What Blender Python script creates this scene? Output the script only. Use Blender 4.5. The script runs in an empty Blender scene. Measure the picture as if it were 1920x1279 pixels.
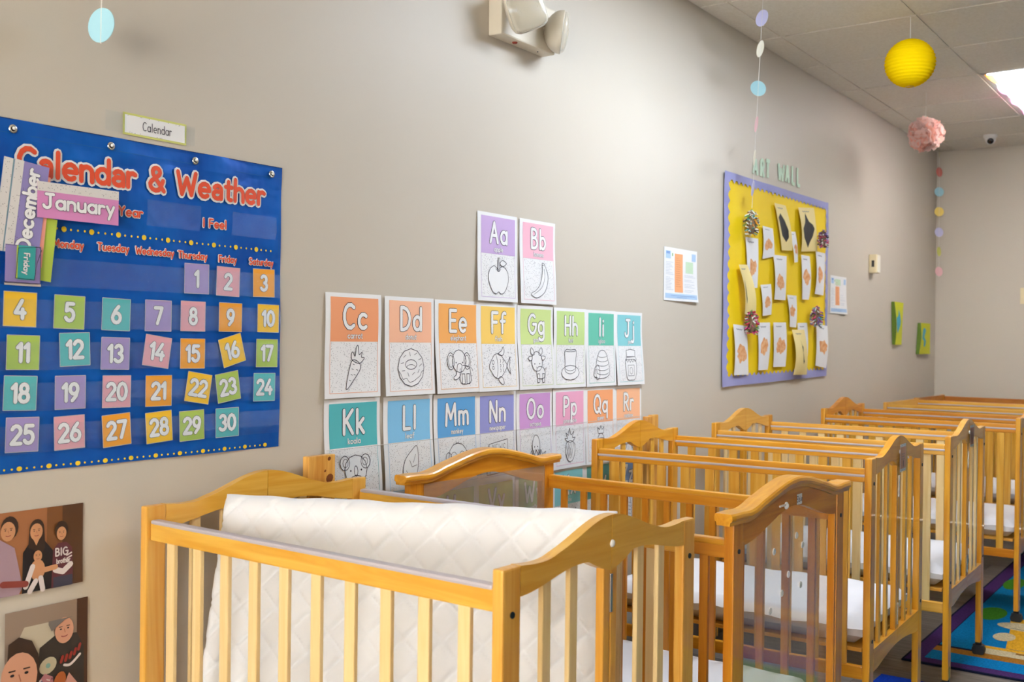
import bpy, bmesh, math, random
from mathutils import Vector, Matrix
random.seed(7)
PI = math.pi
scene = bpy.context.scene
COL = scene.collection

# ------------------------------------------------------------------ camera, world, exposure
CAM = Vector((0.0, -1.970, 1.31))
yaw, pit, rol = math.radians(54.69), math.radians(-0.15), math.radians(0.68)
fw = Vector((math.sin(yaw)*math.cos(pit), math.cos(yaw)*math.cos(pit), math.sin(pit)))
rt0 = Vector((math.cos(yaw), -math.sin(yaw), 0)); up0 = rt0.cross(fw)
rt = math.cos(rol)*rt0 + math.sin(rol)*up0
up = -math.sin(rol)*rt0 + math.cos(rol)*up0
cd = bpy.data.cameras.new('camera'); cam = bpy.data.objects.new('camera', cd); COL.objects.link(cam)
cam.matrix_world = Matrix(((rt.x, up.x, -fw.x, CAM.x), (rt.y, up.y, -fw.y, CAM.y), (rt.z, up.z, -fw.z, CAM.z), (0, 0, 0, 1)))
cd.sensor_width = 36; cd.lens = 37.11; cd.clip_start = 0.05
cd.dof.use_dof = True; cd.dof.focus_distance = 2.7; cd.dof.aperture_fstop = 6.3
scene.camera = cam
w = bpy.data.worlds.new('world'); scene.world = w; w.use_nodes = True
bg = w.node_tree.nodes['Background']; bg.inputs[0].default_value = (1.0, 0.955, 0.905, 1); bg.inputs[1].default_value = 13.5
vs = scene.view_settings
vs.view_transform = 'Standard'; vs.look = 'None'; vs.gamma = 1; vs.use_curve_mapping = False
vs.exposure = 0.55
cy = scene.cycles; cy.max_bounces = 6; cy.diffuse_bounces = 3; cy.glossy_bounces = 2; cy.transmission_bounces = 3; cy.transparent_max_bounces = 8; cy.caustics_reflective = False; cy.caustics_refractive = False
LAMP = 19.5                       # radiance of the fluorescent diffusers
CEIL = 2.736; XB = 8.22; X0 = -2.6; YR = -5.2

# ------------------------------------------------------------------ helpers
def lin(c):
    return tuple(((v/255)/12.92 if v/255 <= .04045 else ((v/255+.055)/1.055)**2.4) for v in c)
MATS = {}
def mat(name, rgb, rough=.6, metal=0, coat=0, spec=.5, alpha=1, trans=0):
    if name in MATS: return MATS[name]
    m = bpy.data.materials.new(name); m.use_nodes = True
    b = m.node_tree.nodes['Principled BSDF']
    b.inputs['Base Color'].default_value = (*lin(rgb), 1)
    b.inputs['Roughness'].default_value = rough; b.inputs['Metallic'].default_value = metal
    b.inputs['Coat Weight'].default_value = coat; b.inputs['Specular IOR Level'].default_value = spec
    b.inputs['Alpha'].default_value = alpha; b.inputs['Transmission Weight'].default_value = trans
    MATS[name] = m; return m
def nodes(m):
    return m.node_tree.nodes, m.node_tree.links, m.node_tree.nodes['Principled BSDF']
def noisy(name, c1, c2, scale=5, rough=.6, bump=0, bscale=60, stretch=(1, 1, 1), coat=0, spec=.5, detail=4, dist=0, metal=0, rnd=False, lo=.35, hi=.65):
    if name in MATS: return MATS[name]
    m = mat(name, c1, rough, metal, coat, spec); N, L, b = nodes(m)
    tc = N.new('ShaderNodeTexCoord'); mp = N.new('ShaderNodeMapping'); mp.inputs['Scale'].default_value = stretch
    src = tc.outputs['Object']
    if rnd:
        oi = N.new('ShaderNodeObjectInfo'); vm = N.new('ShaderNodeVectorMath'); vm.operation = 'SCALE'
        vm.inputs[0].default_value = (13.1, 7.7, 9.3); L.new(oi.outputs['Random'], vm.inputs['Scale'])
        va = N.new('ShaderNodeVectorMath'); L.new(src, va.inputs[0]); L.new(vm.outputs[0], va.inputs[1]); src = va.outputs[0]
    L.new(src, mp.inputs[0])
    nz = N.new('ShaderNodeTexNoise'); nz.inputs['Scale'].default_value = scale; nz.inputs['Detail'].default_value = detail; nz.inputs['Distortion'].default_value = dist
    L.new(mp.outputs[0], nz.inputs['Vector'])
    cr = N.new('ShaderNodeValToRGB'); cr.color_ramp.elements[0].position = lo; cr.color_ramp.elements[1].position = hi
    cr.color_ramp.elements[0].color = (*lin(c2), 1); cr.color_ramp.elements[1].color = (*lin(c1), 1)
    L.new(nz.outputs['Fac'], cr.inputs[0]); L.new(cr.outputs[0], b.inputs['Base Color'])
    if bump:
        n2 = N.new('ShaderNodeTexNoise'); n2.inputs['Scale'].default_value = bscale; n2.inputs['Detail'].default_value = 3
        L.new(mp.outputs[0] if stretch != (1, 1, 1) else src, n2.inputs['Vector'])
        bp = N.new('ShaderNodeBump'); bp.inputs['Strength'].default_value = bump; bp.inputs['Distance'].default_value = .002
        L.new(n2.outputs['Fac'], bp.inputs['Height']); L.new(bp.outputs[0], b.inputs['Normal'])
    return m
def wood(name, c1, c2, axis, rough=.33, coat=.25):
    st = {'x': (1.1, 16, 16), 'y': (16, 1.1, 16), 'z': (16, 16, 1.1)}[axis]
    return noisy(name+'_'+axis, c1, c2, 2.3, rough, .08, 8, st, coat, .5, 5, 1.4, rnd=True)

ORG = {}
class MB:
    def __init__(s): s.v = []; s.f = []; s.m = []; s.ms = []
    def mi(s, m):
        if m not in s.ms: s.ms.append(m)
        return s.ms.index(m)
    def add(s, vs, fs, m):
        o = len(s.v); k = s.mi(m); s.v += [tuple(p) for p in vs]
        for f in fs: s.f.append(tuple(i+o for i in f)); s.m.append(k)
    def box(s, a, b, m, M=None):
        x0, y0, z0 = a; x1, y1, z1 = b
        p = [Vector(q) for q in ((x0,y0,z0),(x1,y0,z0),(x1,y1,z0),(x0,y1,z0),(x0,y0,z1),(x1,y0,z1),(x1,y1,z1),(x0,y1,z1))]
        if M: p = [M @ q for q in p]
        s.add(p, [(0,3,2,1),(4,5,6,7),(0,1,5,4),(1,2,6,5),(2,3,7,6),(3,0,4,7)], m)
    def cbox(s, a, b, c, m):
        """box with chamfered edges"""
        bm = bmesh.new(); bmesh.ops.create_cube(bm, size=1)
        for q in bm.verts: q.co = Vector([(a[i]+b[i])/2 + q.co[i]*(b[i]-a[i]) for i in range(3)])
        bmesh.ops.bevel(bm, geom=list(bm.edges), offset=c, segments=2, profile=.6, affect='EDGES')
        s.bm(bm, m)
    def bm(s, bm, m):
        bm.verts.index_update(); s.add([q.co.copy() for q in bm.verts], [[q.index for q in f.verts] for f in bm.faces], m); bm.free()
    def lathe(s, prof, m, n=24, M=None, cap=True):
        vs = []; fs = []
        for r, z in prof:
            for i in range(n):
                a = 2*PI*i/n; vs.append(Vector((r*math.cos(a), r*math.sin(a), z)))
        for j in range(len(prof)-1):
            for i in range(n): fs.append((j*n+i, j*n+(i+1) % n, (j+1)*n+(i+1) % n, (j+1)*n+i))
        if cap: fs.append(tuple(range(n))[::-1]); fs.append(tuple(range((len(prof)-1)*n, len(prof)*n)))
        if M: vs = [M @ q for q in vs]
        s.add(vs, fs, m)
    def tube(s, pts, r, m, n=6):
        pts = [Vector(p) for p in pts]; vs = []; fs = []
        for i, p in enumerate(pts):
            d = (pts[min(i+1, len(pts)-1)]-pts[max(i-1, 0)]).normalized()
            u = d.cross(Vector((0, 0, 1))); u = u if u.length > 1e-3 else d.cross(Vector((1, 0, 0))); u.normalize(); v = d.cross(u)
            for k in range(n): vs.append(p+r*(math.cos(2*PI*k/n)*u+math.sin(2*PI*k/n)*v))
        for i in range(len(pts)-1):
            for k in range(n): fs.append((i*n+k, i*n+(k+1) % n, (i+1)*n+(k+1) % n, (i+1)*n+k))
        fs.append(tuple(range(n))[::-1]); fs.append(tuple(range((len(pts)-1)*n, len(pts)*n))); s.add(vs, fs, m)
    def prism(s, top, bot, y0, y1, m):
        """solid between two profile curves in XZ, extruded along y"""
        n = len(top); vs = []
        for y in (y0, y1): vs += [(x, y, z) for x, z in top]+[(x, y, z) for x, z in bot]
        fs = []; B = 2*n
        for i in range(n-1):
            fs += [(i, i+1, n+i+1, n+i), (B+i+1, B+i, B+n+i, B+n+i+1), (i+1, i, B+i, B+i+1), (n+i, n+i+1, B+n+i+1, B+n+i)]
        fs += [(0, n, B+n, B), (n-1, B+n-1, B+2*n-1, 2*n-1)]; s.add(vs, fs, m)
    def build(s, name, parent=None, origin=(0, 0, 0), smooth=False, fix=True):
        me = bpy.data.meshes.new(name); o = Vector(origin)
        me.from_pydata([tuple(Vector(p)-o) for p in s.v], [], s.f)
        for m in s.ms: me.materials.append(m)
        me.polygons.foreach_set('material_index', s.m)
        if smooth: me.polygons.foreach_set('use_smooth', [True]*len(me.polygons))
        me.update()
        if fix:
            b = bmesh.new(); b.from_mesh(me); bmesh.ops.recalc_face_normals(b, faces=b.faces); b.to_mesh(me); b.free()
        return link(name, me, parent, o)
def link(name, me, parent=None, origin=(0, 0, 0)):
    ob = bpy.data.objects.new(name, me); COL.objects.link(ob)
    o = Vector(origin); po = Vector((0, 0, 0))
    if parent: ob.parent = parent; po = ORG.get(parent.name, Vector((0, 0, 0)))
    ob.location = o-po; ORG[ob.name] = o
    return ob
def tag(o, label, cat, group=None, kind=None):
    if label: o['label'] = label
    if cat: o['category'] = cat
    if group: o['group'] = group
    if kind: o['kind'] = kind
    return o
def empty(name, loc, rz=0):
    o = bpy.data.objects.new(name, None); o.empty_display_size = .1; COL.objects.link(o)
    o.location = loc; o.rotation_euler = (0, 0, rz); ORG[o.name] = Vector(loc); return o
def struct(o): o['kind'] = 'structure'; return o

# ------------------------------------------------------------------ stroke lettering and line art
def A(cx, cy, rx, ry, a0, a1):
    n = max(3, int(abs(a1-a0)/28)); return [(cx+rx*math.cos(math.radians(a0+(a1-a0)*i/n)), cy+ry*math.sin(math.radians(a0+(a1-a0)*i/n))) for i in range(n+1)]
bowl = A(.25, .3, .25, .3, 20, 380)
hump = [(0, .34)]+A(.22, .36, .22, .24, 180, 0)+[(.44, 0)]
Pq = [(0, 0), (0, 1), (.2, 1)]+A(.22, .74, .26, .26, 90, -90)+[(0, .48)]
G = {
'A': (.62, [[(0,0),(.31,1),(.62,0)], [(.12,.36),(.5,.36)]]), 'B': (.52, [[(0,0),(0,1),(.2,1)]+A(.22,.77,.22,.23,90,-90)+[(0,.54)], [(.22,.54)]+A(.24,.27,.28,.27,90,-90)+[(0,0)]]),
'C': (.62, [A(.36,.5,.36,.5,50,310)]), 'D': (.58, [[(0,0),(0,1),(.15,1)]+A(.15,.5,.43,.5,90,-90)+[(0,0)]]),
'E': (.46, [[(.46,1),(0,1),(0,0),(.46,0)], [(0,.52),(.4,.52)]]), 'F': (.46, [[(.46,1),(0,1),(0,0)], [(0,.52),(.4,.52)]]),
'G': (.66, [A(.36,.5,.36,.5,50,360)+[(.42,.5)]]), 'H': (.52, [[(0,0),(0,1)], [(.52,0),(.52,1)], [(0,.52),(.52,.52)]]), 'I': (.08, [[(.04,0),(.04,1)]]),
'J': (.58, [[(.14,1),(.6,1)], [(.4,1),(.4,.22)]+A(.2,.22,.2,.22,0,-170)]), 'K': (.52, [[(0,0),(0,1)], [(.5,1),(0,.42)], [(.14,.56),(.52,0)]]),
'L': (.42, [[(0,1),(0,0),(.42,0)]]), 'M': (.72, [[(0,0),(.06,1),(.36,.3),(.66,1),(.72,0)]]), 'N': (.54, [[(0,0),(0,1),(.54,0),(.54,1)]]),
'O': (.7, [A(.35,.5,.35,.5,90,450)]), 'P': (.5, [Pq]), 'Q': (.7, [A(.35,.5,.35,.5,90,450), [(.45,.25),(.72,-.05)]]), 'R': (.52, [Pq, [(.2,.48),(.52,0)]]),
'S': (.52, [A(.27,.75,.25,.25,30,270)+A(.27,.25,.25,.25,90,-150)]), 'T': (.6, [[(0,1),(.6,1)], [(.3,1),(.3,0)]]), 'U': (.56, [[(0,1),(0,.28)]+A(.28,.28,.28,.28,180,360)+[(.56,1)]]),
'V': (.6, [[(0,1),(.3,0),(.6,1)]]), 'W': (.86, [[(0,1),(.2,0),(.43,.75),(.66,0),(.86,1)]]), 'X': (.56, [[(0,1),(.56,0)], [(.56,1),(0,0)]]),
'Y': (.56, [[(0,1),(.28,.48),(.56,1)], [(.28,.48),(.28,0)]]), 'Z': (.54, [[(0,1),(.54,1),(0,0),(.54,0)]]),
'a': (.5, [bowl, [(.5,.6),(.5,0)]]), 'b': (.5, [[(0,1),(0,0)], bowl]), 'c': (.48, [A(.27,.3,.27,.3,50,310)]), 'd': (.5, [bowl, [(.5,1),(.5,0)]]),
'e': (.51, [[(.02,.3)]+A(.26,.3,.25,.3,0,310)]), 'f': (.36, [A(.32,.8,.18,.2,60,180)+[(.14,0)], [(0,.58),(.36,.58)]]),
'g': (.5, [bowl, [(.5,.6),(.5,-.15)]+A(.26,-.15,.24,.2,0,-150)]), 'h': (.44, [[(0,1),(0,0)], hump]), 'i': (.1, [[(.05,.6),(.05,0)], [(.05,.84),(.05,.87)]]),
'j': (.22, [[(.2,.6),(.2,-.15)]+A(.05,-.15,.15,.2,0,-140), [(.2,.84),(.2,.87)]]), 'k': (.4, [[(0,1),(0,0)], [(.38,.6),(0,.24)], [(.12,.34),(.4,0)]]), 'l': (.1, [[(.05,1),(.05,0)]]),
'm': (.68, [[(0,.6),(0,0)], [(0,.36)]+A(.17,.4,.17,.2,180,0)+[(.34,0)], [(.34,.36)]+A(.51,.4,.17,.2,180,0)+[(.68,0)]]), 'n': (.44, [[(0,.6),(0,0)], hump]),
'o': (.52, [A(.26,.3,.26,.3,90,450)]), 'p': (.5, [[(0,.6),(0,-.35)], bowl]), 'q': (.5, [bowl, [(.5,.6),(.5,-.35)]]), 'r': (.32, [[(0,.6),(0,0)], [(0,.36)]+A(.2,.36,.2,.24,180,50)]),
's': (.4, [A(.2,.45,.18,.15,40,270)+A(.2,.15,.19,.15,90,-150)]), 't': (.34, [[(.15,.85),(.15,.12)]+A(.27,.12,.12,.12,180,290), [(0,.6),(.34,.6)]]),
'u': (.44, [[(0,.6),(0,.22)]+A(.22,.22,.22,.22,180,360)+[(.44,.6)], [(.44,.6),(.44,0)]]), 'v': (.44, [[(0,.6),(.22,0),(.44,.6)]]), 'w': (.66, [[(0,.6),(.16,0),(.33,.5),(.5,0),(.66,.6)]]),
'x': (.42, [[(0,.6),(.42,0)], [(.42,.6),(0,0)]]), 'y': (.44, [[(0,.6),(.22,.05)], [(.44,.6),(.12,-.35)]]), 'z': (.42, [[(0,.6),(.42,.6),(0,0),(.42,0)]]),
'@': (.46, [A(.23,.4,.2,.2,150,0)+[(.43,0)], [(.43,.33)]+A(.22,.17,.2,.17,70,350)]),
'1': (.24, [[(0,.78),(.2,1),(.2,0)]]), '2': (.55, [A(.27,.72,.26,.28,160,-25)+[(0,0),(.55,0)]]), '3': (.52, [A(.25,.75,.23,.25,150,-80)+A(.24,.26,.27,.26,80,-150)]),
'4': (.56, [[(.38,1),(0,.3),(.56,.3)], [(.42,.5),(.42,0)]]), '5': (.53, [[(.5,1),(.1,1),(.06,.58)]+A(.26,.33,.27,.33,120,-150)]), '6': (.55, [A(.28,.3,.27,.3,0,360), [(.42,1),(.18,.72),(.02,.36)]]),
'7': (.52, [[(0,1),(.52,1),(.18,0)]]), '8': (.52, [A(.26,.76,.21,.24,0,360), A(.26,.27,.26,.27,0,360)]), '9': (.52, [A(.26,.7,.25,.3,0,360), [(.51,.66),(.4,.28),(.15,0)]]), '0': (.58, [A(.29,.5,.29,.5,90,450)]),
'&': (.66, [[(.66,0),(.16,.7)]+A(.31,.82,.17,.18,200,-60)+[(.1,.42)]+A(.27,.24,.26,.24,140,330)+[(.62,.46)]]), ' ': (.3, [])}
def text(t, size, x, y, gap=.2, width=None, center=False):
    out = []; cx = 0
    for ch in t:
        wd, st = G[ch]
        out += [[(cx+a, b) for a, b in s] for s in st]; cx += wd+gap
    tot = (cx-gap)*size; kx = (width/tot if width else 1); off = -tot*kx/2 if center else 0
    return [[(x+off+a*size*kx, y+b*size) for a, b in s] for s in out]
def smooth(p, closed=True, k=4):
    n = len(p); out = []
    for i in range(n if closed else n-1):
        g = (lambda j: p[j % n]) if closed else (lambda j: p[min(max(j, 0), n-1)])
        a, b, c, d = g(i-1), g(i), g(i+1), g(i+2)
        for q in range(k):
            t = q/k
            out.append(tuple(.5*(2*b[e]+(c[e]-a[e])*t+(2*a[e]-5*b[e]+4*c[e]-d[e])*t*t+(3*b[e]-a[e]-3*c[e]+d[e])*t**3) for e in (0, 1)))
    out.append(p[0] if closed else p[-1]); return out

class Print:
    """flat shapes laid on a (possibly curled) sheet: S(a, b, layer) -> world point"""
    def __init__(s, S): s.S = S; s.b = MB()
    def rect(s, a0, b0, a1, b1, lay, m, n=1, k=1):
        vs = [s.S(a0+(a1-a0)*i/n, b0+(b1-b0)*j/k, lay) for j in range(k+1) for i in range(n+1)]
        s.b.add(vs, [(j*(n+1)+i, j*(n+1)+i+1, (j+1)*(n+1)+i+1, (j+1)*(n+1)+i) for j in range(k) for i in range(n)], m)
    def poly(s, pts, lay, m):
        cx = sum(p[0] for p in pts)/len(pts); cy = sum(p[1] for p in pts)/len(pts)
        s.b.add([s.S(cx, cy, lay)]+[s.S(a, b, lay) for a, b in pts], [(0, i+1, (i+1) % len(pts)+1) for i in range(len(pts))], m)
    def ngon(s, pts, lay, m):
        from mathutils.geometry import tessellate_polygon
        s.b.add([s.S(a, b, lay) for a, b in pts], [tuple(t) for t in tessellate_polygon([[Vector((a, b, 0)) for a, b in pts]])], m)
    def ell(s, cx, cy, rx, ry, lay, m, n=12, rot=0):
        c, q = math.cos(rot), math.sin(rot)
        s.poly([(cx+rx*math.cos(2*PI*i/n)*c-ry*math.sin(2*PI*i/n)*q, cy+rx*math.cos(2*PI*i/n)*q+ry*math.sin(2*PI*i/n)*c) for i in range(n)], lay, m)
    def stroke(s, lines, wd, lay, m, nd=8):
        h = wd/2; parts = []
        for ln in lines:
            p = [ln[0]]
            for q in ln[1:]:
                if math.hypot(q[0]-p[-1][0], q[1]-p[-1][1]) > wd*.02+1e-7: p.append(q)
            if len(p) < 2: p.append((p[0][0]+1e-5, p[0][1]))
            cur = [p[0]]
            for k in range(1, len(p)):
                cur.append(p[k])
                if k < len(p)-1:
                    a = math.atan2(p[k][1]-p[k-1][1], p[k][0]-p[k-1][0]); c = math.atan2(p[k+1][1]-p[k][1], p[k+1][0]-p[k][0])
                    if abs((c-a+PI) % (2*PI)-PI) > 1.0: parts.append(cur); cur = [p[k]]
            parts.append(cur)
        for e, p in enumerate(parts):
            ly = lay+.03*(e % 12); n = len(p)
            closed = n > 4 and math.hypot(p[0][0]-p[-1][0], p[0][1]-p[-1][1]) < wd*.05
            nm = []
            for k in range(n):
                a = p[k-1] if k else (p[-2] if closed else p[0]); c = p[k+1] if k < n-1 else (p[1] if closed else p[-1]); q = p[k]
                d1 = (q[0]-a[0], q[1]-a[1]); d2 = (c[0]-q[0], c[1]-q[1]); l1 = math.hypot(*d1); l2 = math.hypot(*d2)
                d1 = (d1[0]/l1, d1[1]/l1) if l1 > 1e-9 else None; d2 = (d2[0]/l2, d2[1]/l2) if l2 > 1e-9 else None
                d1 = d1 or d2; d2 = d2 or d1; t = (d1[0]+d2[0], d1[1]+d2[1]); lt = math.hypot(*t); t = (t[0]/lt, t[1]/lt); f = 1/max(.75, t[0]*d1[0]+t[1]*d1[1])
                nm.append((-t[1]*h*f, t[0]*h*f))
            vs = []
            for (a, b), (x, y) in zip(p, nm): vs += [s.S(a+x, b+y, ly), s.S(a-x, b-y, ly)]
            fs = [(2*k, 2*k+1, 2*k+3, 2*k+2) for k in range(n-1)]
            if not closed and nd > 4:
                for k, sg in ((0, 1), (n-1, -1)):
                    a0 = math.atan2(nm[k][1], nm[k][0]); o = len(vs); hh = nd//2
                    for q in range(1, hh): vs.append(s.S(p[k][0]+h*math.cos(a0+sg*PI*q/hh), p[k][1]+h*math.sin(a0+sg*PI*q/hh), ly))
                    fs.append(tuple([2*k]+list(range(o, o+hh-1))+[2*k+1]))
            s.b.add(vs, fs, m)
    def fill(s, pts, lay, m, rows=18, cols=3):
        """scan-line fill, so the shape follows a curled sheet"""
        b0, b1 = min(p[1] for p in pts), max(p[1] for p in pts)
        def spans(b):
            xs = []
            for k in range(len(pts)):
                (xa, ya), (xc, yc) = pts[k], pts[(k+1) % len(pts)]
                if (ya > b) != (yc > b): xs.append(xa+(xc-xa)*(b-ya)/(yc-ya))
            xs.sort(); return list(zip(xs[::2], xs[1::2]))
        prev = None
        for r in range(rows+1):
            b = b0+(b1-b0)*min(max(r/rows, .004), .996); sp = spans(b)
            if prev and len(prev[1]) == len(sp):
                for (a0, a1), (c0, c1) in zip(prev[1], sp):
                    vs = [s.S(a0+(a1-a0)*q/cols, prev[0], lay) for q in range(cols+1)]+[s.S(c0+(c1-c0)*q/cols, b, lay) for q in range(cols+1)]
                    s.b.add(vs, [(q, q+1, cols+2+q, cols+1+q) for q in range(cols)], m)
            prev = (b, sp)
    def build(s, name, parent=None, origin=(0, 0, 0)): return s.b.build(name, parent, origin, fix=False)

def plane_S(cx, cz, ang, depth, curl=None):
    """flat card on the wall: local (a, b) centred -> world"""
    c, q = math.cos(math.radians(ang)), math.sin(math.radians(ang))
    def S(a, b, lay): return (cx+a*c-b*q, -(depth+(curl(a, b) if curl else 0)+lay*.0005), cz+a*q+b*c)
    return S

# ------------------------------------------------------------------ materials
M_wall = noisy('wall_paint', (206, 196, 182), (202, 191, 176), .8, .48, .06, 220, spec=.45)
M_tile = noisy('ceiling_tile', (238, 229, 216), (230, 220, 205), 90, .9, .12, 150)
M_bar = mat('grid_bar', (232, 222, 208), .6)
M_white = mat('white_plastic', (232, 230, 226), .4)
M_paper = mat('paper_white', (238, 236, 236), .55)
M_black = mat('black_plastic', (22, 22, 24), .45)
M_ink = mat('ink', (48, 42, 58), .6)
M_greyink = mat('grey_outline', (120, 118, 132), .6)
M_metal = mat('chrome', (215, 212, 205), .25, 1)
M_string = mat('white_string', (228, 224, 218), .7)
M_clear = bpy.data.materials.new('clear_vinyl'); M_clear.use_nodes = True
def clear(m, tint, fac, rough):
    N, L = m.node_tree.nodes, m.node_tree.links; N.clear()
    o = N.new('ShaderNodeOutputMaterial'); mx = N.new('ShaderNodeMixShader'); t = N.new('ShaderNodeBsdfTransparent'); g = N.new('ShaderNodeBsdfGlossy')
    t.inputs[0].default_value = (*tint, 1); g.inputs['Roughness'].default_value = rough; mx.inputs[0].default_value = fac
    L.new(t.outputs[0], mx.inputs[1]); L.new(g.outputs[0], mx.inputs[2]); L.new(mx.outputs[0], o.inputs[0])
    return N, L, g, mx
N, L, g, _ = clear(M_clear, (.95, .98, 1), .055, .15)
nz = N.new('ShaderNodeTexNoise'); nz.inputs['Scale'].default_value = 45; bp = N.new('ShaderNodeBump'); bp.inputs['Strength'].default_value = .5; bp.inputs['Distance'].default_value = .004
L.new(nz.outputs['Fac'], bp.inputs['Height']); L.new(bp.outputs[0], g.inputs['Normal'])
M_acrylic = bpy.data.materials.new('acrylic'); M_acrylic.use_nodes = True; N, L, g, mx = clear(M_acrylic, (.95, .94, .91), .13, .07)
hz = N.new('ShaderNodeBsdfDiffuse'); hz.inputs[0].default_value = (.8, .78, .74, 1); m2 = N.new('ShaderNodeMixShader'); m2.inputs[0].default_value = .09     # pale haze mixed into the colour, standing in for glare on the panel
L.new(mx.outputs[0], m2.inputs[1]); L.new(hz.outputs[0], m2.inputs[2]); L.new(m2.outputs[0], [q for q in N if q.type == 'OUTPUT_MATERIAL'][0].inputs[0])
M_glass = bpy.data.materials.new('window_glass'); M_glass.use_nodes = True; clear(M_glass, (.95, .97, .97), .05, .02)

# ------------------------------------------------------------------ room shell
b = MB(); b.box((X0, 0, 0), (XB+.12, .12, CEIL+.1), M_wall); struct(b.build('wall_left'))
b = MB(); b.box((XB, YR, 0), (XB+.12, 0, CEIL+.1), M_wall); struct(b.build('wall_back'))
FW = (-3.0, -.35, .75, 2.45)                                   # glazed opening in the wall behind the camera
b = MB(); b.box((X0-.12, YR, 0), (X0, FW[0], CEIL+.1), M_wall); b.box((X0-.12, FW[1], 0), (X0, .12, CEIL+.1), M_wall)
b.box((X0-.12, FW[0], 0), (X0, FW[1], FW[2]), M_wall); b.box((X0-.12, FW[0], FW[3]), (X0, FW[1], CEIL+.1), M_wall); struct(b.build('wall_front'))
b = MB(); ys = [FW[0]+(FW[1]-FW[0])*q/3 for q in range(4)]
for y in ys: b.box((X0-.09, max(FW[0], y-.025), FW[2]), (X0-.04, min(FW[1], y+.025), FW[3]), M_white)
for z in (FW[2], FW[3]-.05): b.box((X0-.0899, FW[0], z), (X0-.0401, FW[1], z+.05), M_white)
wn = struct(b.build('window_1', origin=(X0-.06, -2.2, FW[2])))
for y, y2 in zip(ys, ys[1:]):
    b = MB(); b.box((X0-.068, y+.026, FW[2]+.05), (X0-.062, y2-.026, FW[3]-.05), M_glass); b.build('pane', wn, (X0-.06, y, FW[2]))
WIN = []
b = MB(); px = X0-.12
for a0, a1 in WIN:
    b.box((px, YR-.12, 0), (a0, YR, CEIL+.1), M_wall); b.box((a0, YR-.12, 0), (a1, YR, .95), M_wall); b.box((a0, YR-.12, 2.25), (a1, YR, CEIL+.1), M_wall); px = a1
b.box((px, YR-.12, 0), (XB+.12, YR, CEIL+.1), M_wall); struct(b.build('wall_right'))
for k, (a0, a1) in enumerate(WIN):
    b = MB()
    for q0, q1 in (((a0, .95), (a0+.05, 2.25)), ((a1-.05, .95), (a1, 2.25)), ((a0, .95), (a1, 1.0)), ((a0, 2.2), (a1, 2.25)), (((a0+a1)/2-.025, .95), ((a0+a1)/2+.025, 2.25))):
        b.box((q0[0], YR-.09, q0[1]), (q1[0], YR-.04, q1[1]), M_white)
    wn = struct(b.build('window_%d' % (k+1), origin=((a0+a1)/2, YR-.06, .95)))
    b = MB(); b.box((a0+.05, YR-.068, 1.0), ((a0+a1)/2-.025, YR-.062, 2.2), M_glass); b.build('pane', wn, origin=(a0, YR, 1))
    b = MB(); b.box(((a0+a1)/2+.025, YR-.068, 1.0), (a1-.05, YR-.062, 2.2), M_glass); b.build('pane', wn, origin=(a0, YR, 1))
M_base = mat('baseboard_vinyl', (120, 108, 98), .5)
b = MB(); b.box((X0, -.008, 0), (XB, 0, .1), M_base); struct(b.build('baseboard_left'))
b = MB(); b.box((XB-.008, YR, 0), (XB, -.008, .1), M_base); struct(b.build('baseboard_back'))

# floor of vinyl planks
M_sub = mat('floor_joint', (52, 46, 42), .7)
M_plank = [noisy('plank_%d' % i, c1, c2, 3.2, .42, .05, 10, (30, 1.4, 30), detail=6, dist=.8, rnd=True, lo=.3, hi=.7) for i, (c1, c2) in enumerate((((132, 122, 113), (84, 76, 70)), ((118, 108, 100), (74, 66, 60)), ((142, 132, 122), (96, 87, 80))))]
M_far = noisy('floor_far', (126, 117, 108), (86, 78, 71), 3, .42, .05, 10, (6, 1, 1))
b = MB(); b.box((X0, YR, -.1), (XB, 0, -.004), M_sub); floor = struct(b.build('floor'))
b = MB(); b.box((X0, YR, -.004), (XB, -2.85, -.0008), M_far); b.box((X0, -2.85, -.004), (.9, 0, -.0008), M_far); o = b.build('far_planks', floor); o['kind'] = 'stuff'
pm = {}
def plank(k, ln):
    if (k, ln) not in pm:
        q = MB(); q.box((-.0745, -ln/2, -.004), (.0745, ln/2, 0), M_plank[k]); o = q.build('plank', floor); pm[(k, ln)] = o.data; return o
    return link('plank', pm[(k, ln)], floor)
PL = 0.9
for i in range(48):
    x = .975+.15*i
    if x > XB-.07: break
    y0 = -2.85; y = y0; off = (i*.37) % PL
    while y < -.01:
        ln = round(min(PL if y > y0 else PL-off+.02, -.0-y), 2)
        if ln > .03:
            o = plank(random.randrange(3), ln); o.location = (x, y+ln/2, 0)
        y += ln+.002

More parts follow.
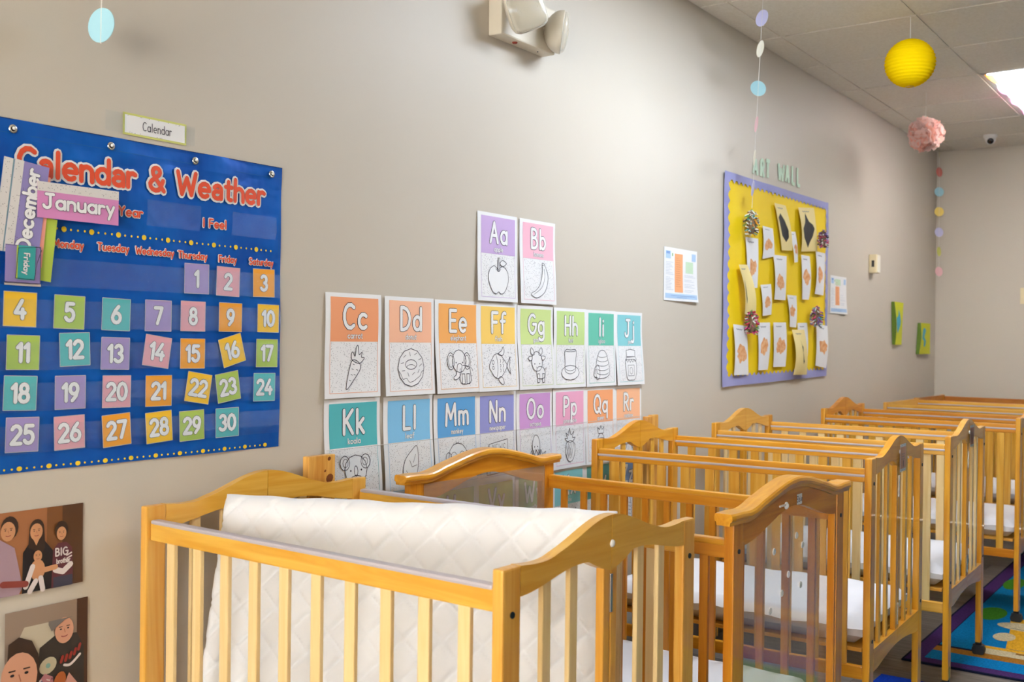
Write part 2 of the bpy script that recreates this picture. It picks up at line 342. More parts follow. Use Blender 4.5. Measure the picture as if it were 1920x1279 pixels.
# ceiling: lay-in tiles on a bar grid
GX = 4.737; GY = -.137; T = .6096
b = MB(); b.box((X0, YR, CEIL+.03), (XB, 0, CEIL+.12), mat('plenum', (90, 84, 78), .9)); ceil = struct(b.build('ceiling'))
gx = [X0]+[GX+T*i for i in range(-12, 6) if X0 < GX+T*i < XB]+[XB]
gy = [0]+[GY-T*j for j in range(9) if GY-T*j > YR]+[YR]
LIGHTS = [(2, 1), (-3, 1)]     # (grid column of the first cell, row); two cells long in x
lit = set()
for ci, rj in LIGHTS: lit |= {(ci, rj), (ci+1, rj)}
tm = {}
for i in range(len(gx)-1):
    ci = round((gx[i]-GX)/T) if i else -99
    for j in range(len(gy)-1):
        if (ci, j-1) in {(c, r) for c, r in lit}: continue
        wx, wy = round(gx[i+1]-gx[i], 4), round(gy[j]-gy[j+1], 4)
        if (wx, wy) not in tm:
            q = MB(); q.box((-wx/2+.009, -wy/2+.009, -.005), (wx/2-.009, wy/2-.009, .015), M_tile); o = q.build('ceiling_tile', ceil); tm[(wx, wy)] = o.data
        else: o = link('ceiling_tile', tm[(wx, wy)], ceil)
        o.location = ((gx[i]+gx[i+1])/2, (gy[j]+gy[j+1])/2, CEIL)
for x in gx[1:-1]:
    b = MB(); b.box((x-.012, YR, CEIL), (x+.012, 0, CEIL+.007), M_bar); b.build('grid_bar', ceil, origin=(x, YR/2, CEIL))
for y in gy[1:-1]:
    b = MB(); b.box((X0, y-.012, CEIL-.0006), (XB, y+.012, CEIL+.007), M_bar); b.build('grid_bar', ceil, origin=(3, y, CEIL))
b = MB(); b.box((X0, -.022, CEIL-.002), (XB, 0, CEIL+.006), M_bar); b.box((XB-.022, YR, CEIL-.002), (XB, -.022, CEIL+.006), M_bar); b.build('wall_angle', ceil)

# ------------------------------------------------------------------ fluorescent fixtures
def emis(name, rgb, st):
    m = bpy.data.materials.new(name); m.use_nodes = True; N = m.node_tree.nodes; N.clear()
    e = N.new('ShaderNodeEmission'); o = N.new('ShaderNodeOutputMaterial'); e.inputs[0].default_value = (*rgb, 1); e.inputs[1].default_value = st
    m.node_tree.links.new(e.outputs[0], o.inputs[0]); return m
M_tube = emis('fluorescent_diffuser', (.80, .92, 1.06), LAMP)
def cloth(name, rgb, tr=.75):
    m = bpy.data.materials.new(name); m.use_nodes = True; N, Lk = m.node_tree.nodes, m.node_tree.links; N.clear()
    o = N.new('ShaderNodeOutputMaterial'); d = N.new('ShaderNodeBsdfDiffuse'); t = N.new('ShaderNodeBsdfTranslucent'); mx = N.new('ShaderNodeMixShader')
    d.inputs[0].default_value = (*lin(rgb), 1); t.inputs[0].default_value = (*lin(rgb), 1); mx.inputs[0].default_value = tr
    Lk.new(d.outputs[0], mx.inputs[1]); Lk.new(t.outputs[0], mx.inputs[2]); Lk.new(mx.outputs[0], o.inputs[0]); return m
for n, (ci, rj) in enumerate(LIGHTS):
    x0, y1 = GX+T*ci, GY-T*(rj-1)-T; x1, y0 = x0+2*T, y1-T
    y1, y0 = GY-T*rj, GY-T*(rj+1)
    r = empty('ceiling_light', ((x0+x1)/2, (y0+y1)/2, CEIL))
    lab = ['fluorescent ceiling light above the far cribs, under a cloth cover', 'bare fluorescent ceiling light above the nearest cribs'][n]
    tag(r, lab, 'ceiling light', 'fluorescent ceiling lights')
    b = MB()
    for a, c in (((x0, y0), (x0+.03, y1)), ((x1-.03, y0), (x1, y1)), ((x0, y0), (x1, y0+.03)), ((x0, y1-.03), (x1, y1))): b.box((a[0], a[1], CEIL-.002), (c[0], c[1], CEIL+.02), M_white)
    b.build('frame', r, origin=r.location)
    b = MB(); b.add([(x0+.03, y0+.03, CEIL+.008), (x0+.03, y1-.03, CEIL+.008), (x1-.03, y1-.03, CEIL+.008), (x1-.03, y0+.03, CEIL+.008)], [(0, 1, 2, 3)], M_tube); b.build('diffuser', r, origin=r.location, fix=False)
    if n == 0:
        # cloth cover held at its corners, bellying down, coloured hems
        Mc = cloth('cover_white', (250, 236, 222)); Mo = cloth('cover_orange', (238, 140, 60), .6); Mp = cloth('cover_pink', (238, 110, 160), .6)
        b = MB(); nu, nv = 28, 14; vs = []; fs = []
        for j in range(nv+1):
            for i in range(nu+1):
                u, v = i/nu, j/nv
                sag = .045*(16*u*(1-u)*v*(1-v))**.8+.012*math.sin(PI*v)+.01*math.sin(PI*u*4)**2*(1 if v in (0, 1) else .3)
                vs.append((x0+.03+(x1-x0-.05)*u+.05*math.sin(PI*v)*(1 if u == 0 else 0), y0+.02+(y1-y0-.04)*v-.02*math.sin(PI*u*3)**2*(1 if v == 1 else 0), CEIL-.006-sag))
        for j in range(nv):
            for i in range(nu):
                e = j*(nu+1)+i; mm = Mc
                if j == nv-1: mm = Mo if i < 6 else (Mp if i > 8 else Mc)
                b.add([vs[e], vs[e+1], vs[e+nu+2], vs[e+nu+1]], [(0, 1, 2, 3)], mm)
        cv = b.build('light_cover', None, origin=((x0+x1)/2, (y0+y1)/2, CEIL-.01), fix=False)
        tag(cv, 'white cloth cover with orange and pink hem hung below the ceiling light', 'light cover')

# ------------------------------------------------------------------ cribs
WOODS = {'yellow': ((232, 176, 80), (218, 150, 50)), 'honey': ((228, 162, 42), (208, 136, 22)), 'amber': ((222, 148, 36), (200, 120, 16)), 'pale': ((238, 208, 152), (230, 194, 132)), 'golden': ((232, 180, 76), (218, 156, 48)), 'brown': ((200, 130, 50), (172, 100, 34))}
def W(k, ax): return wood('wood_'+k, *WOODS[k], ax)
M_guard = mat('teething_guard', (186, 176, 180), .35, 0, .3)
M_sheet = noisy('crib_sheet', (224, 223, 226), (214, 213, 217), 3, .75, .15, 25)
MESH = {}
def part(key, name, parent, fn, loc=(0, 0, 0), rz=0, smooth_=False):
    if key not in MESH:
        b = MB(); fn(b); o = b.build(name, parent, smooth=smooth_); MESH[key] = o.data
    else: o = link(name, MESH[key], parent)
    po = ORG.get(parent.name, Vector((0, 0, 0)))
    o.location = loc; o.rotation_euler = (0, 0, rz); ORG[o.name] = Vector((0, 0, 0)); return o
def arch(s):                                    # s 0 at the post .. 1 at the seam
    t = max(0, (s-.26)/.74); return .047*(3*t*t-2*t**3)-.004*math.sin(PI*min(1, s/.4))
def under(s):
    return -.05+.024*(3*min(1, s/.62)**2-2*min(1, s/.62)**3) - (.028*((s-.72)/.28)**1.0*(1.4-.4*((s-.72)/.28)) if s > .72 else 0)
def sheet_mattress(b, w_, l_, t_, seed):
    """fitted-sheet mattress, origin at the centre of its underside"""
    rn = random.Random(seed); n, m = 20, 28; ph = [rn.random()*6 for _ in range(6)]
    def pt(u, v, side):
        x, y = (u-.5)*w_, (v-.5)*l_
        e = min(u, 1-u)*w_; f = min(v, 1-v)*l_; r = .045
        k = 1
        for d in (e, f):
            if d < r: k *= math.sqrt(max(0, 1-(1-d/r)**2))
        k = max(k, 0)
        zz = t_*.5+side*t_*.5*(.25+.75*k)
        wr = .004*math.sin(9*u+ph[0]+6*v)*math.sin(7*v+ph[1])+.003*math.sin(31*(u+v)+ph[2])*math.exp(-min(e, f)/.06)
        return (x, y, zz+(wr if side > 0 else 0))
    for side in (1, -1):
        vs = [pt(i/n, j/m, side) for j in range(m+1) for i in range(n+1)]
        b.add(vs, [(j*(n+1)+i, j*(n+1)+i+1, (j+1)*(n+1)+i+1, (j+1)*(n+1)+i) for j in range(m) for i in range(n)], M_sheet)
    ring = [(i, 0) for i in range(n)]+[(n, j) for j in range(m)]+[(i, m) for i in range(n, 0, -1)]+[(0, j) for j in range(m, 0, -1)]
    q = len(ring); vs = [pt(i/n, j/m, 1) for i, j in ring]+[pt(i/n, j/m, -1) for i, j in ring]
    b.add(vs, [(i, (i+1) % q, q+(i+1) % q, q+i) for i in range(q)], M_sheet)
def caster(parent, x, y, key):
    c = part(key+'caster', 'caster', parent, lambda b: (b.cbox((-.012, -.012, .035), (.012, .012, .062), .003, M_black), b.cbox((-.016, -.022, .026), (.016, .022, .048), .006, M_black)), (x, y, 0))
    c2 = part(key+'wheel', 'wheel', c, lambda b: [b.lathe([(.006, -.004+s*.011-.006), (.024, -.004+s*.011-.006), (.026, s*.011), (.024, .004+s*.011+.006), (.006, .004+s*.011+.006)], M_black, 20, Matrix.Translation((0, 0, .026)) @ Matrix.Rotation(PI/2, 4, 'Y')) for s in (-1, 1)])
    part(key+'stem', 'stem_plate', c, lambda b: b.cbox((-.004, -.0125, .055), (.004, -.0105, .11), .0008, M_metal))
def crib(label, cx, cy, deg, wp, ws, wr, H=.965, Wd=.66, Ln=.95, flat=False, mz=.385, mattress=None, board=True, guards=True, sw=.016):
    r = empty('folding_crib', (cx, cy, 0), math.radians(deg)); tag(r, label, 'crib', 'wooden cribs in a row along the wall')
    k = '%s%s%s%s%.3f' % (wp, ws, wr, 'F' if flat else '', H+Ln+Wd+sw)
    pw, pt = .048, .022; hx = Wd/2; hy = Ln/2
    for sx in (-1, 1):
        for sy in (-1, 1):
            p = part(k+'post', 'post', r, lambda b: b.cbox((-pw/2, -pt/2, .06), (pw/2, pt/2, H if not flat else H-.02), .004, W(wp, 'z')), (sx*(hx-pw/2), sy*(hy-pt/2), 0))
            for zz in (H-.075, .42):
                part('bolt', 'bolt', p, lambda b: b.lathe([(.0055, 0), (.0055, .002)], M_black, 10, Matrix.Rotation(PI/2, 4, 'X')), (0, -pt/2-.0002 if sy < 0 else pt/2+.002, zz))
            caster(r, sx*(hx-pw/2), sy*(hy-pt/2), '')
    half = hx-pw-.0008
    for sy in (-1, 1):
        y = sy*(hy-pt/2)
        for sx in (-1, 1):
            def rail(b, sx=sx):
                n = 26; top = []; bot = []
                for i in range(n+1):
                    s = i/n; x = sx*(half*(1-s)+.0008)
                    top.append((x, H+(arch(s) if not flat else -.022))); bot.append((x, H+(under(s) if not flat else -.075)))
                b.prism(top, bot, -.0105, .0105, W(wr, 'x'))
            part(k+'arch%d' % sx, 'arched_rail' if not flat else 'end_rail', r, rail, (0, y, 0))
            def low(b, sx=sx):
                n = 14; top = []; bot = []
                for i in range(n+1):
                    s = i/n; x = sx*(half*(1-s)+.0008); top.append((x, .392)); bot.append((x, .325+.022*math.sin(PI/2*max(0, s-.15)/.85)))
                b.prism(top, bot, -.0105, .0105, W(wr, 'x'))
            part(k+'low%d' % sx, 'lower_rail', r, low, (0, y, 0))
            zt = H-.02 if not flat else H-.07
            part(k+'stile', 'hinge_stile', r, lambda b: b.cbox((-.011, -.0085, .39), (.011, .0085, zt), .003, W(wp, 'z')), (sx*.0125, y, 0))
            for q in (.36, .68):
                part(k+'eslat', 'end_slat', r, lambda b: b.cbox((-.0125, -.005, .385), (.0125, .005, zt), .0025, W(ws, 'z')), (sx*(.024+(half-.024)*q), y, 0))
        for zz in (.44, .85): part('hinge', 'hinge', r, lambda b: (b.cbox((-.004, -.003, -.035), (.004, .003, .035), .001, M_metal),), (0, sy*(hy-.0025), zz))
        part('knob', 'cap', r, lambda b: b.lathe([(.007, 0), (.0065, .0025), (.003, .004)], M_white, 14, Matrix.Rotation(PI/2, 4, 'X')), (0, sy*hy-(.0 if sy < 0 else -.004), H-.005)) if not flat else None
    sl = Ln-2*pt-.002
    for sx in (-1, 1):
        x = sx*(hx-.017)
        tr = part(k+'srail', 'side_rail', r, lambda b: b.cbox((-.009, -sl/2, H-.072), (.009, sl/2, H-.031), .004, W(wr, 'y')), (x, 0, 0))
        if guards: part('guard%.3f' % (H+Ln), 'teething_guard', tr, lambda b: b.cbox((-.011, -sl/2+.004, H-.037), (.011, sl/2-.004, H-.028), .004, M_guard))
        part(k+'slow', 'lower_side_rail', r, lambda b: b.cbox((-.009, -sl/2, .305), (.009, sl/2, .345), .004, W(wr, 'y')), (x, 0, 0))
        for i in range(10):
            part(k+'sslat', 'side_slat', r, lambda b: b.cbox((-.005, -sw, .34), (.005, sw, H-.068), .0025, W(ws, 'z')), (x, -sl/2+sl*(i+.75)/10.5, 0))
    if board: part('board', 'mattress_board', r, lambda b: b.cbox((-.285, -.44, -.008), (.285, .44, .004), .002, W('yellow', 'y')), (0, 0, mz))
    if mattress:
        m = MB(); sheet_mattress(m, .565, .88, .085, len(mattress)); mo = m.build('crib_mattress', smooth=True)
        mo.matrix_world = Matrix.Translation((cx, cy, mz+.0055)) @ Matrix.Rotation(math.radians(deg), 4, 'Z'); tag(mo, mattress, 'mattress', 'white crib mattresses')
    return r
c1 = crib('yellow pine folding crib nearest the camera, below the blue calendar', 1.685, -.530, -1.7, 'yellow', 'pale', 'golden', H=.945, Wd=.65, Ln=.97, sw=.013)
# ---- second crib: moulded caps and clear end panels
def moulded_crib():
    H = .905; Wd = .69; Ln = .985; hx = Wd/2; hy = Ln/2; pw, pt = .050, .024
    r = empty('crib', (2.541, -.548, 0), math.radians(-1.7)); tag(r, 'amber crib with moulded arched caps and clear end panels, second from the camera', 'crib', 'wooden cribs in a row along the wall')
    for sx in (-1, 1):
        for sy in (-1, 1):
            part('mpost', 'post', r, lambda b: b.cbox((-pw/2, -pt/2, .06), (pw/2, pt/2, H+.004), .003, W('amber', 'z')), (sx*(hx-pw/2), sy*(hy-pt/2), 0))
            caster(r, sx*(hx-pw/2), sy*(hy-pt/2), '')
            part('bolt', 'bolt', r, None, (sx*(hx-pw/2), sy*hy-(0.0002 if sy < 0 else -.002), .842))
    def cap(b):
        n = 48; prof = [(-.036, .012), (-.038, .018), (-.036, .026), (-.031, .031), (.031, .031), (.036, .026), (.038, .018), (.036, .012), (.029, .009), (.027, 0), (-.027, 0), (-.029, .009)]
        vs = []; q = len(prof)
        xs = [-hx-.03+(Wd+.06)*i/n for i in range(n+1)]
        for x in xs:
            s = max(0, min(1, 1-abs(x)/(hx-.03))); z = H+.047*(3*s*s-2*s**3)-.004*math.sin(PI*min(1, s*3))
            e = 1-max(0, (abs(x)-hx-.012)/.018)*.12
            for py, pz in prof: vs.append((x, py*e*.66, z+pz*.85))
        fs = [(i*q+j, i*q+(j+1) % q, (i+1)*q+(j+1) % q, (i+1)*q+j) for i in range(n) for j in range(q)]+[tuple(range(q))[::-1], tuple(range(n*q, n*q+q))]
        b.add(vs, fs, W('honey', 'x'))
    def header(b):
        n = 30; top = []; bot = []; h2 = hx-pw
        for i in range(n+1):
            x = -h2+2*h2*i/n; s = max(0, 1-abs(x)/(hx-.03)); s2 = 1-abs(x)/h2
            top.append((x, H+.003+.047*(3*s*s-2*s**3)-.004*math.sin(PI*min(1, s*3)))); bot.append((x, .850+.056*(3*s2*s2-2*s2**3)))
        b.prism(top, bot, -.009, .009, W('amber', 'x'))
    for sy in (-1, 1):
        y = sy*(hy-pt/2)
        part('mcap', 'arched_cap', r, cap, (0, y, 0)); part('mhead', 'header_board', r, header, (0, y, 0))
        part('mlow', 'lower_rail', r, lambda b: b.cbox((-hx+pw, -.010, .22), (hx-pw, .010, .28), .003, W('amber', 'x')), (0, y, 0))
        for sx in (-1, 1): part('mstile', 'inner_stile', r, lambda b: b.cbox((-.006, -.010, .28), (.006, .010, .856), .002, W('amber', 'z')), (sx*(hx-pw-.006), y, 0))
        part('acr', 'clear_panel', r, lambda b: b.box((-hx+pw+.004, -.0015, .27), (hx-pw-.004, .0015, .9), M_acrylic), (0, y+sy*-.0125, 0))
        if sy < 0:
            for (dx, dz) in ((-.07, .80), (.07, .82), (.02, .73), (-.02, .69), (-.09, .66), (.10, .69), (.11, .79)):
                part('dotst', 'adhesive_dot', r, lambda b: b.lathe([(.009, 0), (.008, .002)], M_white, 12, Matrix.Rotation(PI/2, 4, 'X')), (dx, y+.0112, dz))
    sl = Ln-2*pt
    for sx in (-1, 1):
        x = sx*(hx-.02)
        tr = part('msr', 'side_rail', r, lambda b: (b.cbox((-.011, -sl/2, .826), (.011, sl/2, .856), .003, W('amber', 'y')), b.cbox((-.013, -sl/2, .854), (.013, sl/2, .868), .004, W('honey', 'y'))), (x, 0, 0))
        part('mslr', 'lower_side_rail', r, lambda b: b.cbox((-.011, -sl/2, .21), (.011, sl/2, .25), .003, W('brown', 'y')), (x, 0, 0))
        for i in range(12): part('msl', 'side_slat', r, lambda b: b.cbox((-.006, -.0105, .245), (.006, .0105, .830), .002, W('amber', 'z')), (x, -sl/2+sl*(i+.75)/12.5, 0))
    part('mboard', 'mattress_board', r, lambda b: b.cbox((-.32, -.44, -.008), (.32, .44, .004), .002, W('yellow', 'y')), (0, 0, .30))
    m = MB(); sheet_mattress(m, .63, .87, .085, 3); mo = m.build('crib_mattress', smooth=True)
    mo.matrix_world = Matrix.Translation((2.541, -.548, .3055)) @ Matrix.Rotation(math.radians(-1.7), 4, 'Z'); tag(mo, 'white sheeted mattress lying low in the crib with clear end panels', 'mattress', 'white crib mattresses')
    return r
moulded = moulded_crib()
c3 = crib('golden folding crib third from the camera, peach name tag on its end', 3.478, -.556, 1.5, 'honey', 'golden', 'honey', mattress='white sheeted mattress in the third crib from the camera')
c4 = crib('golden folding crib fourth from the camera, dark red name tag on its end', 4.445, -.562, 1.0, 'honey', 'pale', 'yellow', mattress='white sheeted mattress inside the fourth crib from the camera')
c5 = crib('folding crib fifth from the camera, its near end cut by the frame', 5.726, -.592, -.5, 'honey', 'golden', 'amber', mattress='white sheeted mattress in the fifth crib, by the right frame edge')
c6 = crib('flat-topped crib sixth from the camera, behind the last arched headboard', 6.90, -.58, -2, 'yellow', 'golden', 'golden', flat=True, mattress='white sheeted mattress in the sixth crib, mostly hidden')
c7 = crib('flat-topped crib farthest from the camera, against the back wall', 7.60, -.58, -2, 'honey', 'golden', 'brown', flat=True, guards=False, board=False)

# quilted mattress standing on its edge inside the nearest crib
M_quilt = noisy('quilted_cover', (230, 229, 231), (222, 221, 224), 6, .7, .1, 60)
def quilted():
    Lq, Hq, Tq = .885, .575, .065
    P0 = Vector((1.405, -.140, .388)); along = (Vector((1.672, -.995, .406))-P0).normalized(); lean = Vector((along.y, -along.x, 0))*-1
    if lean.x < 0: lean = -lean
    upv = (Vector((0, 0, 1))*math.cos(.23)+lean*math.sin(.23)).normalized(); nrm = along.cross(upv).normalized()
    if nrm.x > 0: nrm = -nrm
    b = MB(); n, m = 150, 98
    def pt(u, v, side):
        s, t = u*Lq, v*Hq; k = 1
        for d in (min(u, 1-u)*Lq, min(v, 1-v)*Hq):
            if d < .035: k *= math.sqrt(max(0, 1-(1-d/.035)**2))
        p_ = .085; q = 1e9
        for e in ((s+t)/p_, (s-t)/p_):
            f = abs(e-math.floor(e)-.5); q = min(q, (.5-f)*p_)
        wav = .0
        h = Tq/2*(.2+.8*k)-.0085*math.exp(-(q/.0055)**2)*k
        edge = .0012*math.sin(s*26)*math.exp(-(1-v)*Hq/.03)+.0010*math.sin(s*57+1)*math.exp(-(1-v)*Hq/.02)
        return P0+along*s+upv*(t+edge)+nrm*(side*h)-nrm*(Tq/2)+upv*.012
    for side in (1, -1):
        vs = [pt(i/n, j/m, side) for j in range(m+1) for i in range(n+1)]
        b.add(vs, [(j*(n+1)+i, j*(n+1)+i+1, (j+1)*(n+1)+i+1, (j+1)*(n+1)+i) for j in range(m) for i in range(n)], M_quilt)
    ring = [(i, 0) for i in range(n)]+[(n, j) for j in range(m)]+[(i, m) for i in range(n, 0, -1)]+[(0, j) for j in range(m, 0, -1)]
    q = len(ring); vs = [pt(i/n, j/m, 1) for i, j in ring]+[pt(i/n, j/m, -1) for i, j in ring]
    b.add(vs, [(i, (i+1) % q, q+(i+1) % q, q+i) for i in range(q)], M_quilt)
    o = b.build('quilted_mattress', origin=P0, smooth=True); tag(o, 'white diamond-quilted mattress standing on edge inside the nearest crib', 'mattress')
quilted()

# boards behind the cribs
M_knotty = wood('wood_knotty', (232, 178, 92), (206, 140, 56), 'z'); M_knot = mat('knot', (126, 66, 26), .5)
b = MB(); b.cbox((1.855, -.040, 0), (1.948, -.018, 1.008), .003, M_knotty); o = b.build('pine_board', origin=(1.9, -.03, 0)); tag(o, 'knotty pine board against the wall behind the nearest crib', 'board')
for kx, kz, ka, kb in ((1.926, .998, .006, .005), (1.912, .968, .004, .003), (1.928, .948, .013, .011)):
    q = Print(lambda a, b_, l: (a, -.0402, b_)); q.ell(kx, kz, ka, kb, 0, M_knot, 12, .5); q.build('knot', o, (kx, -.0402, kz))
b = MB(); b.cbox((3.640, -.040, 0), (3.682, -.018, 1.012), .003, M_knotty); b.cbox((3.684, -.036, 0), (3.738, -.018, 1.016), .003, M_knotty); tag(b.build('pine_board', origin=(3.69, -.03, 0)), 'pine board standing on the wall beside the last letter posters', 'board')

# ---- name tags on the cribs
def local_thing(name, root, fn, label, cat):
    b = MB(); fn(b); o = b.build(name); o.matrix_world = root_matrix(root); tag(o, label, cat); return o
def root_matrix(r): return Matrix.Translation(r.location) @ Matrix.Rotation(r.rotation_euler[2], 4, 'Z')
def tagcard(root, x, z, y, wd, hd, cm, label):
    def S(a, b_, lay): return (x+a, y-lay*.0005, z+b_)
    p = Print(S); p.rect(-wd/2, -hd/2, wd/2, hd/2, 0, M_paper); o = p.build('name_tag'); o.matrix_world = root_matrix(root); tag(o, label, 'name tag')
    q = Print(S); q.rect(-wd/2+.003, -hd/2+.009, wd/2-.003, hd/2-.009, 1, cm)
    rn = random.Random(int(x*1000))
    for i in range(70):
        a = rn.uniform(-wd/2, wd/2); s_ = rn.choice((-1, 1)); b_ = s_*rn.uniform(hd/2-.008, hd/2-.001); q.ell(a, b_, .0008, .0008, 1, M_ink, 5)
    for i in range(3): q.stroke([[(-.022+.003*e, .012-.008*i+.0018*math.sin(e*2.1+i)) for e in range(15)]], .0011, 2, M_greyink, 5)
    q.poly([(-.002, -.03), (.004, -.03), (.005, -.012), (.001, -.006), (-.003, -.012)], 2, M_ink)
    c = q.build('printed_face'); c.parent = o
    sv = MB(); sv.box((x-wd/2-.003, y-.0032, z-hd/2-.003), (x+wd/2+.003, y-.0028, z+hd/2+.003), M_clear); c = sv.build('clear_sleeve'); c.parent = o
M_tagp = mat('tag_peach', (226, 156, 122), .5); M_tagr = mat('tag_red', (176, 92, 62), .5)
tagcard(c3, .02, .940, -.4795, .075, .088, M_tagp, 'peach name tag in a clear sleeve on the third crib end')
tagcard(c4, .03, .944, -.4795, .075, .085, M_tagr, 'dark red name tag in a clear sleeve on the fourth crib end')
def S2(a, b_, lay): return (.035+a, -.4902-lay*.0005, .918+b_)
p = Print(S2); p.rect(-.017, -.013, .017, .013, 0, M_paper); p.stroke(text('Elsie', .014, 0, -.006, .22, center=True), .0018, 1, M_ink, 6)
o = p.build('name_sticker'); o.matrix_world = root_matrix(moulded); tag(o, 'small white sticker reading Elsie on the amber crib end', 'sticker')
local_thing('adhesive_hook', moulded, lambda b: (b.lathe([(.009, 0), (.009, .003), (.005, .006)], M_white, 16, Matrix.Translation((-.050, -.4898, .912)) @ Matrix.Rotation(PI/2, 4, 'X')), b.cbox((-.093, -.4940, .912), (-.053, -.4900, .917), .0015, M_white)), 'small white adhesive hook beside the sticker on the amber crib', 'hook')

# ------------------------------------------------------------------ pocket chart
M_blue = noisy('chart_nylon', (0, 104, 202), (0, 82, 182), 7, .40, 1.0, 7, metal=.35)
MATS['chart_nylon'].node_tree.nodes['Bump'].inputs['Distance'].default_value = .012
M_yel = mat('dot_yellow', (244, 206, 40), .5); M_red = mat('title_red', (232, 82, 44), .5)
CX0, CX1, CZ0, CZ1 = 1.045, 1.789, 1.037, 1.722
def chartS(a, b_, lay):
    hang = .003+.0012*math.sin(a*23+b_*9)+.0008*math.sin(b_*31-a*12)
    if b_ > 1.68: hang += .0012*math.sin((a-1.1)*29)
    return (a, -(hang+lay*.0005), b_)
p = Print(chartS); p.rect(CX0, CZ0, CX1, CZ1, 0, M_blue, 40, 36); chart = p.build('pocket_chart', origin=(1.42, 0, 1.04)); tag(chart, 'large blue calendar and weather pocket chart with red lettering', 'calendar')
p = Print(chartS); p.stroke([[(CX0, z), (CX1, z)] for z in (CZ1-.028,)]+[[(CX1-.008, CZ0), (CX1-.008, CZ1)]], .0008, 1, mat('stitch', (20, 100, 170), .6), 4)
p.stroke([[(CX0, CZ1-.001), (CX1, CZ1-.001)]], .0016, 1, mat('hem', (0, 40, 100), .6), 4); p.build('stitching', chart, (1.42, 0, 1.04))
p = Print(chartS)
tt = text('C@lend@r & We@ther', .049, 1.114, 1.620, .19, width=.618)
tt = [[(a, b_+(a-1.114)*.008) for a, b_ in s] for s in tt]
p.stroke(tt, .0190, 4, M_paper); p.stroke(tt, .0102, 7, M_red); p.build('title_lettering', chart, (1.42, 0, 1.04))
for t, x0, x1, z, sz in (('Year', 1.334, 1.391, 1.560, .0185), ('I Feel', 1.554, 1.617, 1.556, .0185), ('Month', 1.045, 1.075, 1.556, .0185), ('Monday', 1.188, 1.254, 1.482, .0145), ('Tuesday', 1.287, 1.359, 1.483, .0145), ('Wednesday', 1.377, 1.473, 1.482, .0145), ('Thursday', 1.486, 1.564, 1.481, .0145), ('Friday', 1.598, 1.647, 1.479, .0145), ('Saturday', 1.687, 1.762, 1.479, .0145)):
    p = Print(chartS); q = text(t, sz, x0, z, .2, width=x1-x0); p.stroke(q, sz*.40, 4, M_paper, 6); p.stroke(q, sz*.20, 7, M_red, 6); p.build('heading_lettering', chart, (1.42, 0, 1.04))

p = Print(chartS)
def ydot(x, z, rx, rz):
    q = Print(chartS); q.ell(x, z, rx, rz, 4, M_yel, 14); q.build('yellow_dot', chart, (x, 0, z))
for i in range(40):
    x = 1.1796+.01555*i; z = 1.519-.004*(i/38)
    if x < 1.762: ydot(x, z, .0058, .0058) if i % 4 == 2 else p.ell(x, z, .0024, .0024, 4, M_yel, 10)
for i in range(46):
    x = 1.0605+.01555*i
    if x < 1.752: ydot(x, 1.0445, .0058, .0048) if i % 4 == 0 else p.ell(x, 1.0445, .0024, .0022, 4, M_yel, 10)
p.build('small_dots', chart, (1.42, 0, 1.04))['kind'] = 'stuff'
for x in (1.102, 1.315, 1.529, 1.755):
    b = MB(); b.lathe([(.0045, 0), (.0085, 0), (.009, .0015), (.007, .003), (.0052, .0028), (.0045, .001)], M_metal, 18, Matrix.Translation((x, -.0045, 1.702)) @ Matrix.Rotation(PI/2, 4, 'X'), cap=False)
    b.lathe([(.0046, .0006), (.0005, .0006)], mat('grommet_hole', (70, 48, 34), .7), 14, Matrix.Translation((x, -.0045, 1.702)) @ Matrix.Rotation(PI/2, 4, 'X'), cap=False)
    g_ = b.build('grommet', chart, (x, 0, 1.702), smooth=True)
    b = MB(); b.lathe([(.003, -.002), (.0035, .004), (.002, .006)], M_white, 10, Matrix.Translation((x+.0015, -.0045, 1.7035)) @ Matrix.Rotation(PI/2, 4, 'X')); b.build('hook_tip', g_, (x, 0, 1.702))
def pocket(x0, x1, z0, z1):
    b = MB(); n = 24; vs = []
    for j in range(4):
        for i in range(n+1):
            x = x0+(x1-x0)*i/n; vs.append((x, -(.0128+.0012*math.sin(x*70)*(j/3)+(0 if j else -.004)), z0+(z1-z0)*j/3))
    b.add(vs, [(j*(n+1)+i, j*(n+1)+i+1, (j+1)*(n+1)+i+1, (j+1)*(n+1)+i) for j in range(3) for i in range(n)], M_clear)
    b.build('clear_pocket', chart, (1.42, 0, 1.04), fix=False)
for z in (1.402, 1.319, 1.236, 1.155, 1.073): pocket(1.055, 1.783, z, z+.056)
pocket(1.40, 1.540, 1.544, 1.600); pocket(1.630, 1.766, 1.543, 1.597)
